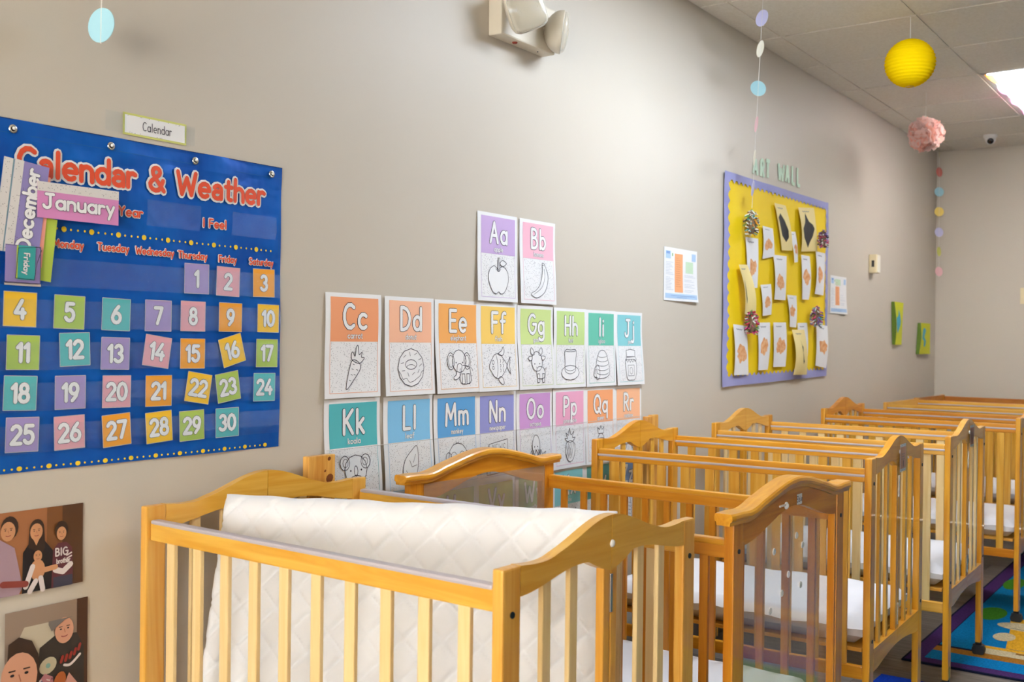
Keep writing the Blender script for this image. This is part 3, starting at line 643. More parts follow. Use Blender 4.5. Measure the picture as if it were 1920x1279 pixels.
# day cards
CC = {'p': ((168, 150, 206), 'purple'), 'k': ((232, 168, 180), 'pink'), 'o': ((250, 168, 48), 'orange'), 'y': ((252, 200, 50), 'yellow'), 'g': ((176, 204, 94), 'green'), 't': ((92, 190, 194), 'teal')}
DAY = {1: (1.535, 1.436, 0, 'p'), 2: (1.624, 1.434, -1.3, 'k'), 3: (1.732, 1.436, 1, 'o'), 4: (1.119, 1.355, -1.2, 'y'), 5: (1.223, 1.352, -1.6, 'g'), 6: (1.33, 1.35, -1.5, 't'), 7: (1.434, 1.35, -.4, 'p'), 8: (1.526, 1.351, -.4, 'k'), 9: (1.632, 1.351, -.4, 'o'), 10: (1.747, 1.351, -.4, 'y'),
 11: (1.126, 1.271, -1.2, 'g'), 12: (1.236, 1.277, 2, 't'), 13: (1.329, 1.268, -1.3, 'p'), 14: (1.432, 1.272, -8.2, 'k'), 15: (1.526, 1.267, -.4, 'o'), 16: (1.638, 1.274, 15.3, 'y'), 17: (1.744, 1.267, -.8, 'g'), 18: (1.121, 1.192, -2, 't'), 19: (1.227, 1.19, 0, 'p'), 20: (1.333, 1.188, -.8, 'k'), 21: (1.437, 1.186, -.4, 'o'), 22: (1.542, 1.189, -9.5, 'y'), 23: (1.627, 1.189, 8.5, 'g'), 24: (1.737, 1.185, -.8, 't'),
 25: (1.126, 1.111, -1.5, 'p'), 26: (1.226, 1.109, 1.6, 'k'), 27: (1.334, 1.107, 3.7, 'o'), 28: (1.439, 1.107, 3.7, 'y'), 29: (1.526, 1.105, 1.8, 'g'), 30: (1.626, 1.106, .8, 't')}
NUM = 'zero one two three four five six seven eight nine ten eleven twelve thirteen fourteen fifteen sixteen seventeen eighteen nineteen twenty twenty-one twenty-two twenty-three twenty-four twenty-five twenty-six twenty-seven twenty-eight twenty-nine thirty'.split()
for n, (x, z, ang, c) in DAY.items():
    S = plane_S(x, z, ang, .0072 if n not in (22,) else .0080); h = .0335
    p = Print(S); m = mat('card_'+CC[c][1], CC[c][0], .5); p.rect(-h, -h, h, h, 0, m); o = p.build('day_card', origin=(x, -.0072, z))
    tag(o, '%s square calendar card with the white numeral %s' % (CC[c][1], NUM[n]), 'card', 'numbered day cards in the pocket chart')
    p = Print(S); tx = text(str(n), .034, 0, -.017, .2, center=True); p.stroke(tx, .0098, 1, M_greyink); p.stroke(tx, .0078, 2, M_paper); p.build('numeral', o, (x, -.0072, z))
    p = Print(S); p.stroke([[(-h, -h), (h, -h), (h, h), (-h, h), (-h, -h)]], .0012, 1, mat('laminate_edge', (196, 192, 196), .3), 4); p.build('laminate_edge', o, (x, -.0072, z))
# month cards
def month(t, x, z, ang, depth, rgb, label, wd=.18, name='m'):
    S = plane_S(x, z, ang, depth); p = Print(S); m = mat('month_'+t+label[:6], rgb, .5); p.rect(-wd/2, -.0355, wd/2, .0355, 0, m)
    o = p.build('month_card', origin=(x, -depth, z)); tag(o, label, 'card', 'month cards on the pocket chart')
    p = Print(S); p.rect(-wd/2, .017, wd/2, .0355, 1, mat('speckled_strip', (222, 216, 212), .6)); rn = random.Random(t)
    for i in range(40): p.ell(rn.uniform(-wd/2+.002, wd/2-.002), rn.uniform(.0185, .034), .0007, .0007, 2, M_ink, 5)
    p.build('speckled_strip', o, (x, -depth, z))
    if t:
        p = Print(S); tx = text(t, .027, 0, -.015, .2, width=min(wd-.024, .155), center=True); p.stroke(tx, .0078, 2, M_greyink); p.stroke(tx, .006, 3, M_paper); p.build('lettering', o, (x, -depth, z))
month('', 1.1485, 1.476, 84, .0150, (188, 210, 80), 'lime green month card peeking out behind the purple one', wd=.125)
month('', 1.104, 1.552, 83.5, .0165, (150, 190, 206), 'pale blue month card edge left of the December card')
month('', 1.130, 1.530, 84.5, .0172, (240, 160, 140), 'coral month card edge under the purple December card')
month('December', 1.1245, 1.550, 83.2, .0180, (150, 138, 196), 'purple December card turned sideways over the chart title')
month('January', 1.234, 1.571, 0, .0205, (222, 142, 196), 'pink January card at the upper left of the chart')
S = plane_S(1.116, 1.441, -.6, .022)
p = Print(S); p.rect(-.036, -.037, .036, .037, 0, mat('pouch_card', (150, 134, 190), .5)); o = p.build('card_pouch', origin=(1.116, -.022, 1.441)); tag(o, 'purple card bundle in a clear pouch below the December card', 'card bundle')
p = Print(S); p.rect(-.037, -.041, .037, -.036, 0, mat('pouch_edge', (190, 180, 172), .4)); p.stroke([[(-.036, -.035), (.035, -.035), (.0345, .036), (-.036, .036)]], .0008, 1, M_ink, 4); p.build('pouch_edge', o, (1.116, -.022, 1.441))
S = plane_S(1.1215, 1.4445, -1.5, .0245)
p = Print(S); p.rect(-.0205, -.032, -.014, .032, -1, mat('lime_edge', (186, 206, 70), .5)); p.rect(-.0175, -.033, .0175, .033, 0, mat('friday_teal', (58, 168, 166), .5)); o = p.build('weekday_card', origin=(1.1215, -.0245, 1.4445)); tag(o, 'small teal Friday card clipped sideways onto the purple pouch', 'card')
p = Print(lambda a, b_, l, S=S: S(b_, -a, l)); tx = text('Friday', .011, -.018, -.006, .2, width=.04); p.stroke(tx, .0030, 1, M_greyink, 6); p.stroke(tx, .0021, 2, M_paper, 6); p.build('lettering', o, (1.1215, -.0245, 1.4445))
b = MB(); b.tube([(1.098, -.027, 1.414), (1.103, -.028, 1.472), (1.145, -.028, 1.476), (1.150, -.027, 1.470), (1.141, -.028, 1.445), (1.136, -.027, 1.412), (1.098, -.027, 1.414)], .0006, M_ink); tag(b.build('rubber_band', origin=(1.12, -.027, 1.44)), 'thin dark elastic band around the small teal card', 'elastic band')
# sign above the chart
S = plane_S(1.4255, 1.7565, 0, .002)
p = Print(S); p.rect(-.081, -.0235, .081, .0235, 0, mat('sign_lime', (214, 214, 120), .5)); o = p.build('calendar_sign', origin=(1.4255, 0, 1.7565)); tag(o, 'white sign with lime border reading Calendar above the chart', 'sign')
p = Print(S); p.rect(-.0765, -.019, .0765, .019, 1, M_paper); rn = random.Random(3)
for i in range(16): p.ell(rn.uniform(-.074, .074), rn.choice((-1, 1))*rn.uniform(.0165, .0185), .0008, .0008, 2, M_ink, 5)
p.stroke(text('Calendar', .0185, .004, -.009, .24, width=.073, center=True), .0016, 2, M_ink, 6); p.build('lettering', o, (1.4255, 0, 1.7565))
for x0, x1 in ((1.302, 1.352), (1.500, 1.528)):
    b = MB(); n = 8; vs = [(x0+(x1-x0)*i/n, -.0038-.0004*random.random(), 1.735+.042*j/n) for j in range(n+1) for i in range(n+1)]; b.add(vs, [(j*(n+1)+i, j*(n+1)+i+1, (j+1)*(n+1)+i+1, (j+1)*(n+1)+i) for j in range(n) for i in range(n)], M_clear); b.build('clear_tape', o, (1.4255, 0, 1.7565), fix=False)

# ------------------------------------------------------------------ alphabet posters
def dash(x, y, a, l=.05): return [(x-l*math.cos(a), y-l*math.sin(a)), (x+l*math.cos(a), y+l*math.sin(a))]
def E_(cx, cy, rx, ry, a0=0, a1=360): return A(cx, cy, rx, ry, a0, a1)
ART = {
'A': [('f', [(.46,.66),(.49,1.06),(.57,1.06),(.55,.66)]), ('f', smooth([(.5,.72),(.3,.82),(.08,.68),(.03,.4),(.2,.08),(.38,0),(.5,.06),(.62,0),(.8,.08),(.97,.4),(.92,.68),(.7,.82)])), ('f', smooth([(.58,.9),(.7,1.0),(.88,.92),(.72,.82)])), ('l', A(.5,.76,.12,.08,200,340)), ('l', [(.48,.66),(.5,1.04)])],
'B': [('f', smooth([(.68,1.04),(.8,1.02),(.97,.7),(.93,.4),(.75,.12),(.38,-.04),(.12,.02),(.1,.1),(.3,.18),(.52,.35),(.64,.6),(.7,.85)])), ('l', smooth([(.78,.88),(.8,.6),(.62,.28),(.2,.06)], False)), ('l', [(.68,1.0),(.8,.98)])],
'C': [('f', smooth([(.44,.7),(.4,.86),(.45,.9),(.53,.8),(.56,1.02),(.62,1.06),(.66,.84),(.76,.9),(.74,.78),(.84,.76),(.78,.68),(.66,.62)])), ('f', smooth([(.24,-.02),(.32,.4),(.42,.68),(.56,.7),(.7,.6),(.7,.46),(.5,.22)]))]+[('l', dash(x, y, -.35, .03)) for x, y in ((.48,.6),(.45,.48),(.6,.46),(.42,.34),(.52,.34),(.36,.2))],
'D': [('f', E_(.5,.5,.5,.5)), ('l', smooth([(.02,.42),(.1,.34),(.18,.2),(.32,.22),(.42,.12),(.58,.14),(.7,.2),(.84,.28),(.9,.38),(.98,.42)], False)), ('f', E_(.5,.58,.22,.13)), ('l', A(.5,.48,.19,.1,20,160))]+[('l', dash(x, y, a, .055)) for x, y, a in ((.26,.8,.6),(.46,.86,1.8),(.68,.86,.5),(.84,.72,.3),(.86,.56,.6),(.78,.4,1),(.58,.34,.6),(.38,.32,2),(.2,.42,.1),(.16,.62,.2))],
'E': [('f', smooth([(.55,.05),(.55,.5),(.9,.5),(.97,.3),(.95,.05)])), ('f', [(.6,.02),(.6,.3),(.72,.3),(.72,.02)]), ('f', [(.8,.02),(.8,.3),(.92,.3),(.92,.02)]), ('f', E_(.14,.66,.15,.24)), ('f', E_(.84,.66,.14,.24)), ('l', E_(.14,.66,.1,.17)), ('l', E_(.84,.66,.09,.17)), ('f', E_(.5,.66,.3,.32)), ('f', smooth([(.42,.56),(.36,.3),(.24,.22),(.3,.14),(.46,.2),(.56,.34),(.6,.56)])), ('d', .36,.62,.02), ('d', .64,.62,.02), ('l', smooth([(.95,.5),(1.02,.45),(1.05,.38)], False))],
'F': [('f', smooth([(.44,.86),(.62,.96),(.72,1.08),(.74,.9),(.64,.82)])), ('f', smooth([(.44,.12),(.58,-.02),(.68,-.02),(.66,.12),(.54,.2)])), ('f', [(.84,.5),(1.02,.78),(.98,.5),(1.02,.26)]), ('f', smooth([(.02,.48),(.08,.62),(.28,.84),(.52,.86),(.74,.68),(.86,.52),(.74,.34),(.52,.16),(.28,.18),(.1,.36)])), ('l', A(.3,.5,.12,.36,-70,70)), ('l', E_(.2,.62,.05,.06)), ('l', E_(.2,.46,.04,.05))]+[('l', A(x, y, .04,.05,-70,70)) for x in (.52,.64) for y in (.38,.52,.66)],
'G': [('f', smooth([(.48,.12),(.48,.45),(.82,.42),(.86,.14)])), ('f', [(.48,-.02),(.48,.25),(.58,.25),(.58,-.02)]), ('f', [(.74,-.02),(.74,.25),(.84,.25),(.84,-.02)]), ('f', smooth([(.24,.84),(.16,.94),(.2,1.06),(.3,1.0),(.36,.86)])), ('f', smooth([(.58,.86),(.64,1.0),(.74,1.06),(.78,.94),(.68,.82)])), ('f', smooth([(.2,.8),(.02,.76),(.1,.66),(.22,.7)])), ('f', smooth([(.72,.8),(.92,.78),(.84,.68),(.72,.7)])), ('f', smooth([(.46,.94),(.26,.84),(.2,.56),(.34,.36),(.6,.36),(.74,.56),(.68,.84)])), ('d', .34,.56,.022), ('d', .6,.56,.022), ('l', A(.47,.47,.05,.04,180,360)), ('l', smooth([(.84,.36),(.94,.44),(.92,.36)], False))],
'H': [('f', E_(.5,.26,.52,.24)), ('f', smooth([(.2,.32),(.2,.6),(.18,.98),(.5,1.0),(.82,.98),(.8,.6),(.8,.32),(.5,.22)])), ('l', A(.5,.42,.3,.1,180,360)), ('l', A(.5,.98,.32,.04,180,360))],
'I': [('f', smooth([(.14,.1),(.16,.6),(.34,.92),(.55,1.0),(.78,.9),(.95,.5),(.98,.2),(.8,.08),(.5,.04)])), ('f', smooth([(.0,.12),(.02,.36),(.14,.46),(.3,.46),(.36,.3),(.34,.06),(.18,0),(.14,.08)])), ('l', A(.12,.2,.08,.16,0,180))]+[('l', A(.55,z,.34+.06*(1-z),.1,200,340)) for z in (.85,.7,.55,.4,.26)],
'J': [('f', smooth([(.24,-.02),(.14,.3),(.16,.64),(.5,.68),(.84,.64),(.88,.3),(.74,-.02),(.5,-.05)])), ('f', [(.14,.66),(.24,.76),(.8,.78),(.9,.68),(.8,.6),(.74,.68),(.64,.58),(.56,.68),(.46,.57),(.38,.67),(.28,.58),(.22,.68)]), ('f', [(.24,.78),(.22,1.0),(.5,1.04),(.82,1.0),(.8,.78)]), ('l', [(.3,.48),(.72,.48),(.7,.1),(.28,.1),(.3,.48)]), ('l', E_(.5,.28,.1,.12))],
'K': [('f', E_(.16,.78,.16,.18)), ('f', E_(.86,.78,.16,.18)), ('l', E_(.18,.78,.09,.1)), ('l', E_(.84,.78,.09,.1)), ('f', E_(.52,.16,.3,.3)), ('f', E_(.52,.6,.38,.36)), ('f', E_(.52,.56,.06,.13)), ('d', .34,.58,.025), ('d', .7,.58,.025)],
'L': [('f', smooth([(.28,.02),(.2,.3),(.28,.66),(.56,.92),(.76,1.02),(.8,.7),(.74,.34),(.52,.1)])), ('l', [(.3,-.06),(.7,.8)]), ('l', [(.42,.24),(.66,.28)]), ('l', [(.42,.24),(.32,.4)]), ('l', [(.54,.48),(.74,.52)]), ('l', [(.54,.48),(.46,.66)])],
'M': [('f', E_(.1,.6,.12,.14)), ('f', E_(.9,.6,.12,.14)), ('f', E_(.5,.6,.4,.38)), ('l', smooth([(.5,.3),(.22,.46),(.2,.66),(.34,.74),(.5,.64),(.66,.74),(.8,.66),(.78,.46),(.5,.3)], False)), ('d', .38,.56,.025), ('d', .62,.56,.025), ('f', E_(.5,.1,.24,.22)), ('l', A(.5,1.02,.06,.05,180,360))],
'N': [('f', [(-.02,.5),(.1,.84),(.98,.94),(1.0,.0),(-.02,-.05)]), ('f', [(.1,.84),(.98,.94),(1.0,.02),(.12,-.06)]), ('l', [(.2,.42),(.92,.5)]), ('l', [(.2,.3),(.5,.33)]), ('l', [(.2,.2),(.5,.23)]), ('l', [(.58,.32),(.92,.36)]), ('l', [(.58,.2),(.92,.24)])]+[('l', s) for s in text('NEWS', .26, .27, .56, .3, width=.6)],
'O': [('f', smooth([(.5+.12*s*k, .5) if q == 0 else (.5+s*(.2+.1*k), .3-.12*k) if q == 1 else (.5+s*(.5-.05*k), .42-.18*k) if q == 2 else (.5+s*.2, .16-.1*k) for q in range(4)])) for s in (-1, 1) for k in (0, 1, 2)]+[('f', smooth([(.36,.4),(.3,.66),(.4,.9),(.5,.96),(.62,.9),(.7,.66),(.64,.4),(.5,.3)])), ('d', .42,.6,.022), ('d', .58,.6,.022), ('l', A(.5,.54,.06,.05,200,340))],
'P': [('f', smooth([(.4,.62),(.2,.74),(.36,.74),(.26,.92),(.42,.84),(.48,1.06),(.56,.84),(.72,.94),(.64,.76),(.8,.74),(.62,.62)])), ('f', smooth([(.5,.66),(.28,.56),(.24,.3),(.36,.04),(.5,-.02),(.66,.04),(.78,.3),(.74,.56)]))]+[('l', [(.28+.1*i,.5),(.4+.1*i,.08)]) for i in range(3)]+[('l', [(.42+.1*i,.6),(.28+.1*i,.16)]) for i in range(4)],
'Q': [('f', smooth([(.2,.0),(.26,.4),(.3,.6),(.7,.6),(.74,.4),(.8,.0)])), ('f', E_(.5,.56,.2,.22)), ('f', [(.34,.78),(.3,1.0),(.42,.9),(.5,1.04),(.58,.9),(.7,1.0),(.66,.78)]), ('d', .43,.56,.02), ('d', .57,.56,.02)],
'R': [('f', A(.5,.3,.5,.6,0,180)), ('f', A(.5,.3,.38,.46,0,180)), ('f', A(.5,.3,.26,.32,0,180)), ('f', E_(.12,.22,.2,.12)), ('f', E_(.88,.22,.2,.12))],
'X': [('f', [(.12,.6),(.1,1.0),(.4,.82)]), ('f', [(.88,.6),(.9,1.0),(.6,.82)]), ('f', smooth([(.5,.86),(.2,.7),(.08,.4),(.5,.1),(.92,.4),(.8,.7)])), ('d', .36,.5,.025), ('d', .64,.5,.025), ('d', .5,.2,.04)],
'Z': [('f', smooth([(.3,.1),(.26,.6),(.4,.94),(.62,.94),(.74,.6),(.7,.1)]))]+[('l', [(.3,.2+.13*i),(.46,.24+.13*i)]) for i in range(5)]+[('l', [(.7,.2+.13*i),(.54,.24+.13*i)]) for i in range(5)],
'Y': [('f', E_(.5,.4,.42,.42)), ('l', A(.5,.4,.3,.42,-80,80)), ('l', A(.5,.4,.3,.42,100,260)), ('l', smooth([(.9,.3),(1.0,.1),(.8,.0)], False))]}
ART['U'] = [('f', A(.5,.5,.5,.5,0,180)), ('l', [(.5,.5),(.5,.05)])]
ART['V'] = [('f', smooth([(.35,0),(.25,.4),(.42,.7),(.36,.95),(.64,.95),(.58,.7),(.75,.4),(.65,0)]))]
ART['W'] = [('f', smooth([(.0,.4),(.3,.8),(.7,.7),(1.0,.8),(.9,.3),(.4,.1)]))]
ART['S'] = [('f', E_(.5,.5,.3,.3))]; ART['T'] = [('f', [(.2,.1),(.2,.7),(.8,.7),(.8,.1)])]
WORD = dict(A='apple', B='banana', C='carrot', D='donut', E='elephant', F='fish', G='goat', H='hat', I='igloo', J='jam', K='koala', L='leaf', M='monkey', N='newspaper', O='octopus', P='pineapple', Q='queen', R='rainbow', S='sun', T='turtle', U='umbrella', V='vase', W='wallet', X='fox', Y='yarn', Z='zebra')
HUE = dict(A=(202,172,218), B=(244,184,200), C=(246,164,116), D=(250,190,156), E=(251,178,98), F=(253,210,108), G=(206,224,146), H=(196,220,144), I=(104,194,170), J=(136,204,210), K=(86,186,192), L=(132,196,236), M=(96,166,222), N=(148,152,212), O=(206,154,212), P=(238,170,200), Q=(249,170,118), R=(251,190,148), S=(240,180,190), T=(250,190,140), U=(190,204,90), V=(200,210,96), W=(150,184,130), X=(136,206,208), Y=(84,160,152), Z=(132,172,226))
PW, PH = .2115, .2765
def poster(ch, x0, ztop, seed):
    rn = random.Random(seed); a1, a2, a3 = rn.uniform(.003, .007), rn.uniform(.001, .0045), rn.uniform(-1, 1)
    def S(a, b_, lay):
        v = 1-b_/PH; u = a/PW-.5
        out = .0022+a1*(.5-.5*math.cos(PI*2*v*.5))*1.7*v+a2*math.sin(2*PI*v)*a3*.5+.002*u*u*v*4+.0008
        return (x0+a-.006*v*v*a3, -(max(out, .0018)+lay*.0005), ztop-PH+b_)
    og = (x0+PW/2, 0, ztop-PH); hue = mat('hue_'+ch, HUE[ch], .55)
    p = Print(S); p.rect(0, 0, PW, PH, 0, M_paper, 8, 16); o = p.build('letter_poster', origin=og)
    what = WORD[ch]; tag(o, 'alphabet poster %s%s for %s with a line drawing' % (ch, ch.lower(), what), 'poster', 'alphabet posters on the wall')
    p = Print(S); hb = PH-.128; p.rect(.018, hb, PW-.012, PH-.011, 1, hue, 8, 8); p.build('colour_header', o, og)
    p = Print(S); tx = text(ch+ch.lower(), .062, PW/2+.004, PH-.092, .28, center=True); p.stroke(tx, .0134, 2, M_ink); p.stroke(tx, .0104, 3, M_paper)
    wl = len(what); tx = text(what, .0145, PW/2+.004, hb+.009, .22, center=True, width=min(.0092*wl, .12)); p.stroke(tx, .0031, 2, M_greyink, 6); p.stroke(tx, .0023, 3, M_paper, 6); p.build('lettering', o, og)
    p = Print(S); ln = [[(.0185, .013+(hb-.013)*i/8) for i in range(9)], [(PW-.0125, .013+(hb-.013)*i/8) for i in range(9)], [(.018+(PW-.030)*i/6, .013) for i in range(7)]]; p.stroke(ln, .0013, 1, hue, 4)
    for i in range(420): a, b_ = rn.uniform(.021, PW-.015), rn.uniform(.016, hb-.002); e = .00062; p.b.add([S(a-e, b_-e, 1), S(a+e, b_-e, 1), S(a+e, b_+e, 1), S(a-e, b_+e, 1)], [(0, 1, 2, 3)], M_ink)
    p.build('speckled_border', o, og)
    p = Print(S); sx, sy = .112, .107; ox, oy = PW/2+.003-sx/2, .024; lay = 2
    for it in ART[ch]:
        if it[0] == 'd': p.ell(ox+it[1]*sx, oy+it[2]*sy, it[3]*sx, it[3]*sx, lay+1, M_ink, 8); continue
        pts = [(ox+a*sx, oy+b_*sy) for a, b_ in it[1]]
        if it[0] == 'f':
            pts2 = pts[:-1] if pts[0] == pts[-1] else pts; p.ngon(pts2, lay, M_paper); pts = pts2+[pts2[0]]
        p.stroke([pts], .0019 if it[0] == 'f' else .0014, lay+1, M_ink, 6); lay += .12
    p.build('line_drawing', o, og)
XC = [1.942, 2.168, 2.384, 2.590, 2.805, 3.021, 3.231, 3.441]
for ch, x in (('A', 2.585), ('B', 2.812)): poster(ch, x, 1.702, ord(ch))
for i, ch in enumerate('CDEFGHIJ'): poster(ch, XC[i], 1.424-.0014*i, ord(ch))
for i, ch in enumerate('KLMNOPQR'): poster(ch, XC[i], 1.144-.0014*i, ord(ch))
for i, ch in enumerate('STUVWXYZ'): poster(ch, XC[i], .866-.0008*i, ord(ch))

b = MB(); n = 30; vs = [(1.936+1.727*i/n, -(.0205+.001*math.sin(i*1.3)), z) for z in (.62, .82, 1.015) for i in range(n+1)]
b.add(vs, [(j*(n+1)+i, j*(n+1)+i+1, (j+1)*(n+1)+i+1, (j+1)*(n+1)+i) for j in range(2) for i in range(n)], M_clear); o = b.build('clear_sheet', origin=(2.8, -.02, .62), fix=False); tag(o, 'clear plastic sheet taped over the lower rows of letter posters', 'plastic sheet')
b = MB(); b.tube([(1.936+1.727*i/n, -(.0205+.001*math.sin(i*1.3)), 1.015) for i in range(n+1)], .0008, mat('sheet_hem', (196, 190, 184), .4), 5); b.build('hem', o, (2.8, -.02, .62))
# ------------------------------------------------------------------ photographs
def photo(x0, x1, z0, z1, label, draw, base):
    wd, hd = x1-x0, z1-z0
    def S(a, b_, lay): v = b_/hd; return (x0+a, -(.0025+.0016*(1-v)**3+.0012*math.sin(PI*a/wd)+lay*.0004), z0+b_)
    og = ((x0+x1)/2, 0, z0); p = Print(S); p.rect(0, 0, wd, hd, 0, base, 10, 10); o = p.build('photo_print', origin=og); tag(o, label, 'photograph')
    p = Print(S); draw(p, wd, hd); p.build('picture', o, og)
def C_(n, rgb): return mat('photo_'+n, rgb, .4)
skin, skin2 = C_('skin', (206, 146, 104)), C_('skin2', (214, 156, 128)); hair, dk = C_('hair', (52, 34, 28)), C_('dark', (22, 18, 26)); pk, mar, wht = C_('lilac', (170, 140, 152)), C_('maroon', (98, 44, 56)), C_('white', (222, 208, 204))
def head(p, x, y, r, sk, lay, ears=True):
    p.ell(x, y, r*.78, r, lay, sk, 18)
    for s in (-1, 1): p.ell(x+s*r*.3, y+r*.12, r*.09, r*.06, lay+1, dk, 8); p.stroke([[(x+s*r*.18, y+r*.3), (x+s*r*.44, y+r*.3)]], r*.06, lay+1, hair, 5)
    p.stroke([[(x-.02*r, y+.1*r), (x+.06*r, y-.18*r)]], r*.05, lay+1, C_('noseshade', (170, 104, 76)), 5); p.stroke([A(x, y-r*.38, r*.26, r*.1, 200, 340)], r*.08, lay+1, C_('lip', (150, 66, 60)), 5)
def draw1(p, w_, h_):
    p.rect(w_*.78, 0, w_, h_, 1, C_('bgdark', (84, 50, 28)), 2, 8); p.rect(w_*.62, 0, w_*.78, h_, 1, C_('bgmid', (124, 76, 40)), 2, 8)
    k = w_
    p.ngon([(k*.0, 0), (k*.0, k*.52), (k*.12, k*.56), (k*.30, k*.44), (k*.38, k*.06), (k*.34, 0)], 2, pk)          # man, shirt
    p.ell(k*.25, k*.63, k*.085, k*.11, 3, hair, 16); head(p, k*.235, k*.60, k*.09, skin, 4)
    p.ngon([(k*.37, 0), (k*.38, k*.38), (k*.44, k*.46), (k*.60, k*.46), (k*.68, k*.36), (k*.70, 0)], 3, dk)        # woman
    p.ell(k*.515, k*.585, k*.075, k*.095, 4, hair, 18); p.ngon([(k*.44, k*.58), (k*.43, k*.42), (k*.47, k*.40), (k*.56, k*.34), (k*.60, k*.40), (k*.59, k*.58)], 4.4, hair); head(p, k*.51, k*.56, k*.08, skin, 5); p.ngon([(k*.48, k*.49), (k*.51, k*.43), (k*.54, k*.49)], 4.8, skin)
    p.ngon([(k*.66, 0), (k*.68, k*.36), (k*.73, k*.42), (k*.82, k*.42), (k*.88, k*.36), (k*.89, k*.06), (k*.86, 0)], 5, mar)   # boy
    p.ell(k*.765, k*.545, k*.07, k*.085, 6, hair, 16); head(p, k*.765, k*.51, k*.065, skin, 7)
    p.stroke(text('BIG', k*.07, k*.705, k*.30, .25), k*.014, 8, wht, 6); p.stroke(text('brother', k*.045, k*.715, k*.225, .2, width=k*.14), k*.009, 8, wht, 6)
    p.stroke([[(k*.87, k*.31), (k*.82, k*.29)], [(k*.87, k*.28), (k*.82, k*.26)]], k*.014, 8, wht, 6)
    p.stroke([[(k*.86, k*.2), (k*.78, k*.14), (k*.70, k*.17)]], k*.055, 8, wht); p.rect(k*.68, 0, k*.88, k*.10, 8, C_('jeans', (58, 56, 74)))
    p.ell(k*.52, k*.20, k*.075, k*.10, 8, skin, 14); p.stroke([[(k*.47, k*.24), (k*.40, k*.06)], [(k*.5, k*.1), (k*.44, -.0+k*.01)], [(k*.55, k*.12), (k*.57, k*.01)]], k*.05, 9, wht)
    head(p, k*.52, k*.33, k*.055, skin, 10)
    p.stroke([[(k*.70, k*.20), (k*.58, k*.19)]], k*.05, 11, skin); p.stroke([[(k*.18, k*.12), (k*.40, k*.09)]], k*.06, 11, C_('redsleeve', (140, 60, 54)))
def draw2(p, w_, h_):
    k = w_
    p.rect(k*.86, 0, k, h_, 1, C_('bgbrown', (72, 40, 24)), 2, 8)
    p.ngon([(k*.12, k*.80), (k*.22, k*.99), (k*.55, k*.99), (k*.6, k*.7), (k*.42, k*.5)], 1, C_('cushion', (196, 184, 162)))
    p.ngon([(k*.36, k*.3), (k*.40, k*.72), (k*.58, k*.82), (k*.86, k*.80), (k*.95, k*.62), (k*.96, 0), (k*.4, 0)], 2, C_('tee', (46, 40, 38)))
    head(p, k*.70, k*.86, k*.15, skin2, 3); p.ngon([(k*.50, k*.96), (k*.54, k*.88), (k*.70, k*.98), (k*.80, k*1.0), (k*.5, k*1.0)], 6, C_('cap', (120, 112, 108)))
    for i in range(5): p.stroke([[(k*(.66+.055*i), k*(.50+.012*i*i*.5)), (k*(.68+.055*i), k*(.56+.012*i*i*.5))]], k*.035, 4, C_('redprint', (150, 44, 40)), 6)
    p.stroke([smooth([(k*.70, k*.46), (k*.78, k*.45), (k*.90, k*.54)], False)], k*.03, 4, wht, 6)
    p.ell(k*.50, k*.50, k*.11, k*.09, 4, C_('bib', (190, 178, 150)), 14, .5); p.ell(k*.50, k*.5, k*.03, k*.03, 5, C_('bibdot', (120, 160, 150)), 8)
    p.ngon([(k*.34, 0), (k*.38, k*.34), (k*.46, k*.42), (k*.56, k*.36), (k*.58, 0)], 5, C_('blanket', (178, 116, 124))); rn = random.Random(5)
    for i in range(26): p.ell(k*rn.uniform(.37, .56), k*rn.uniform(.03, .36), k*.014, k*.008, 6, rn.choice((wht, mar, C_('bluefl', (96, 104, 150)))), 6, rn.random()*3)
    p.ell(k*.64, k*.28, k*.075, k*.12, 6, C_('baby', (176, 92, 44)), 14, -.3); p.ngon([(k*.60, 0), (k*.66, k*.16), (k*.76, k*.36), (k*.88, k*.2), (k*.88, 0)], 5, C_('pinkcloth', (206, 148, 134)))
    p.ngon([(k*.0, k*.30), (k*.03, k*.84), (k*.15, k*.90), (k*.30, k*.83), (k*.38, k*.66), (k*.39, k*.36), (k*.32, k*.16), (k*.20, k*.05), (k*.0, k*.02)], 9, hair)
    head(p, k*.155, k*.46, k*.27, skin2, 10)
photo(1.052, 1.261, .800, .962, 'family photograph of four people before a brown backdrop', draw1, C_('bg', (168, 108, 68)))
photo(1.098, 1.274, .558, .767, 'close-up photograph of two adults with a baby below the family photo', draw2, C_('bg2', (150, 128, 112)))

# ------------------------------------------------------------------ emergency light
M_em = mat('aged_white_plastic', (226, 214, 194), .42); M_em2 = mat('aged_bezel', (214, 204, 186), .4)
e = empty('emergency_light', (2.785, 0, 2.25)); tag(e, 'beige emergency light box with two lamp heads high on the wall', 'emergency light'); og = e.location
b = MB(); b.cbox((2.632, -.052, 2.250), (2.935, -.001, 2.398), .005, M_em); b.build('housing', e, og)
b = MB(); b.lathe([(.009, 0), (.007, .004)], mat('test_red', (150, 52, 30), .5), 14, Matrix.Translation((2.735, -.030, 2.2497)) @ Matrix.Rotation(PI, 4, 'X')); b.build('test_button', e, og)
b = MB(); b.lathe([(.0025, 0), (.002, .002)], M_black, 8, Matrix.Translation((2.865, -.030, 2.2497)) @ Matrix.Rotation(PI, 4, 'X')); b.build('indicator', e, og)
M_lens = mat('ribbed_lens', (238, 228, 208), .10, alpha=.35); 
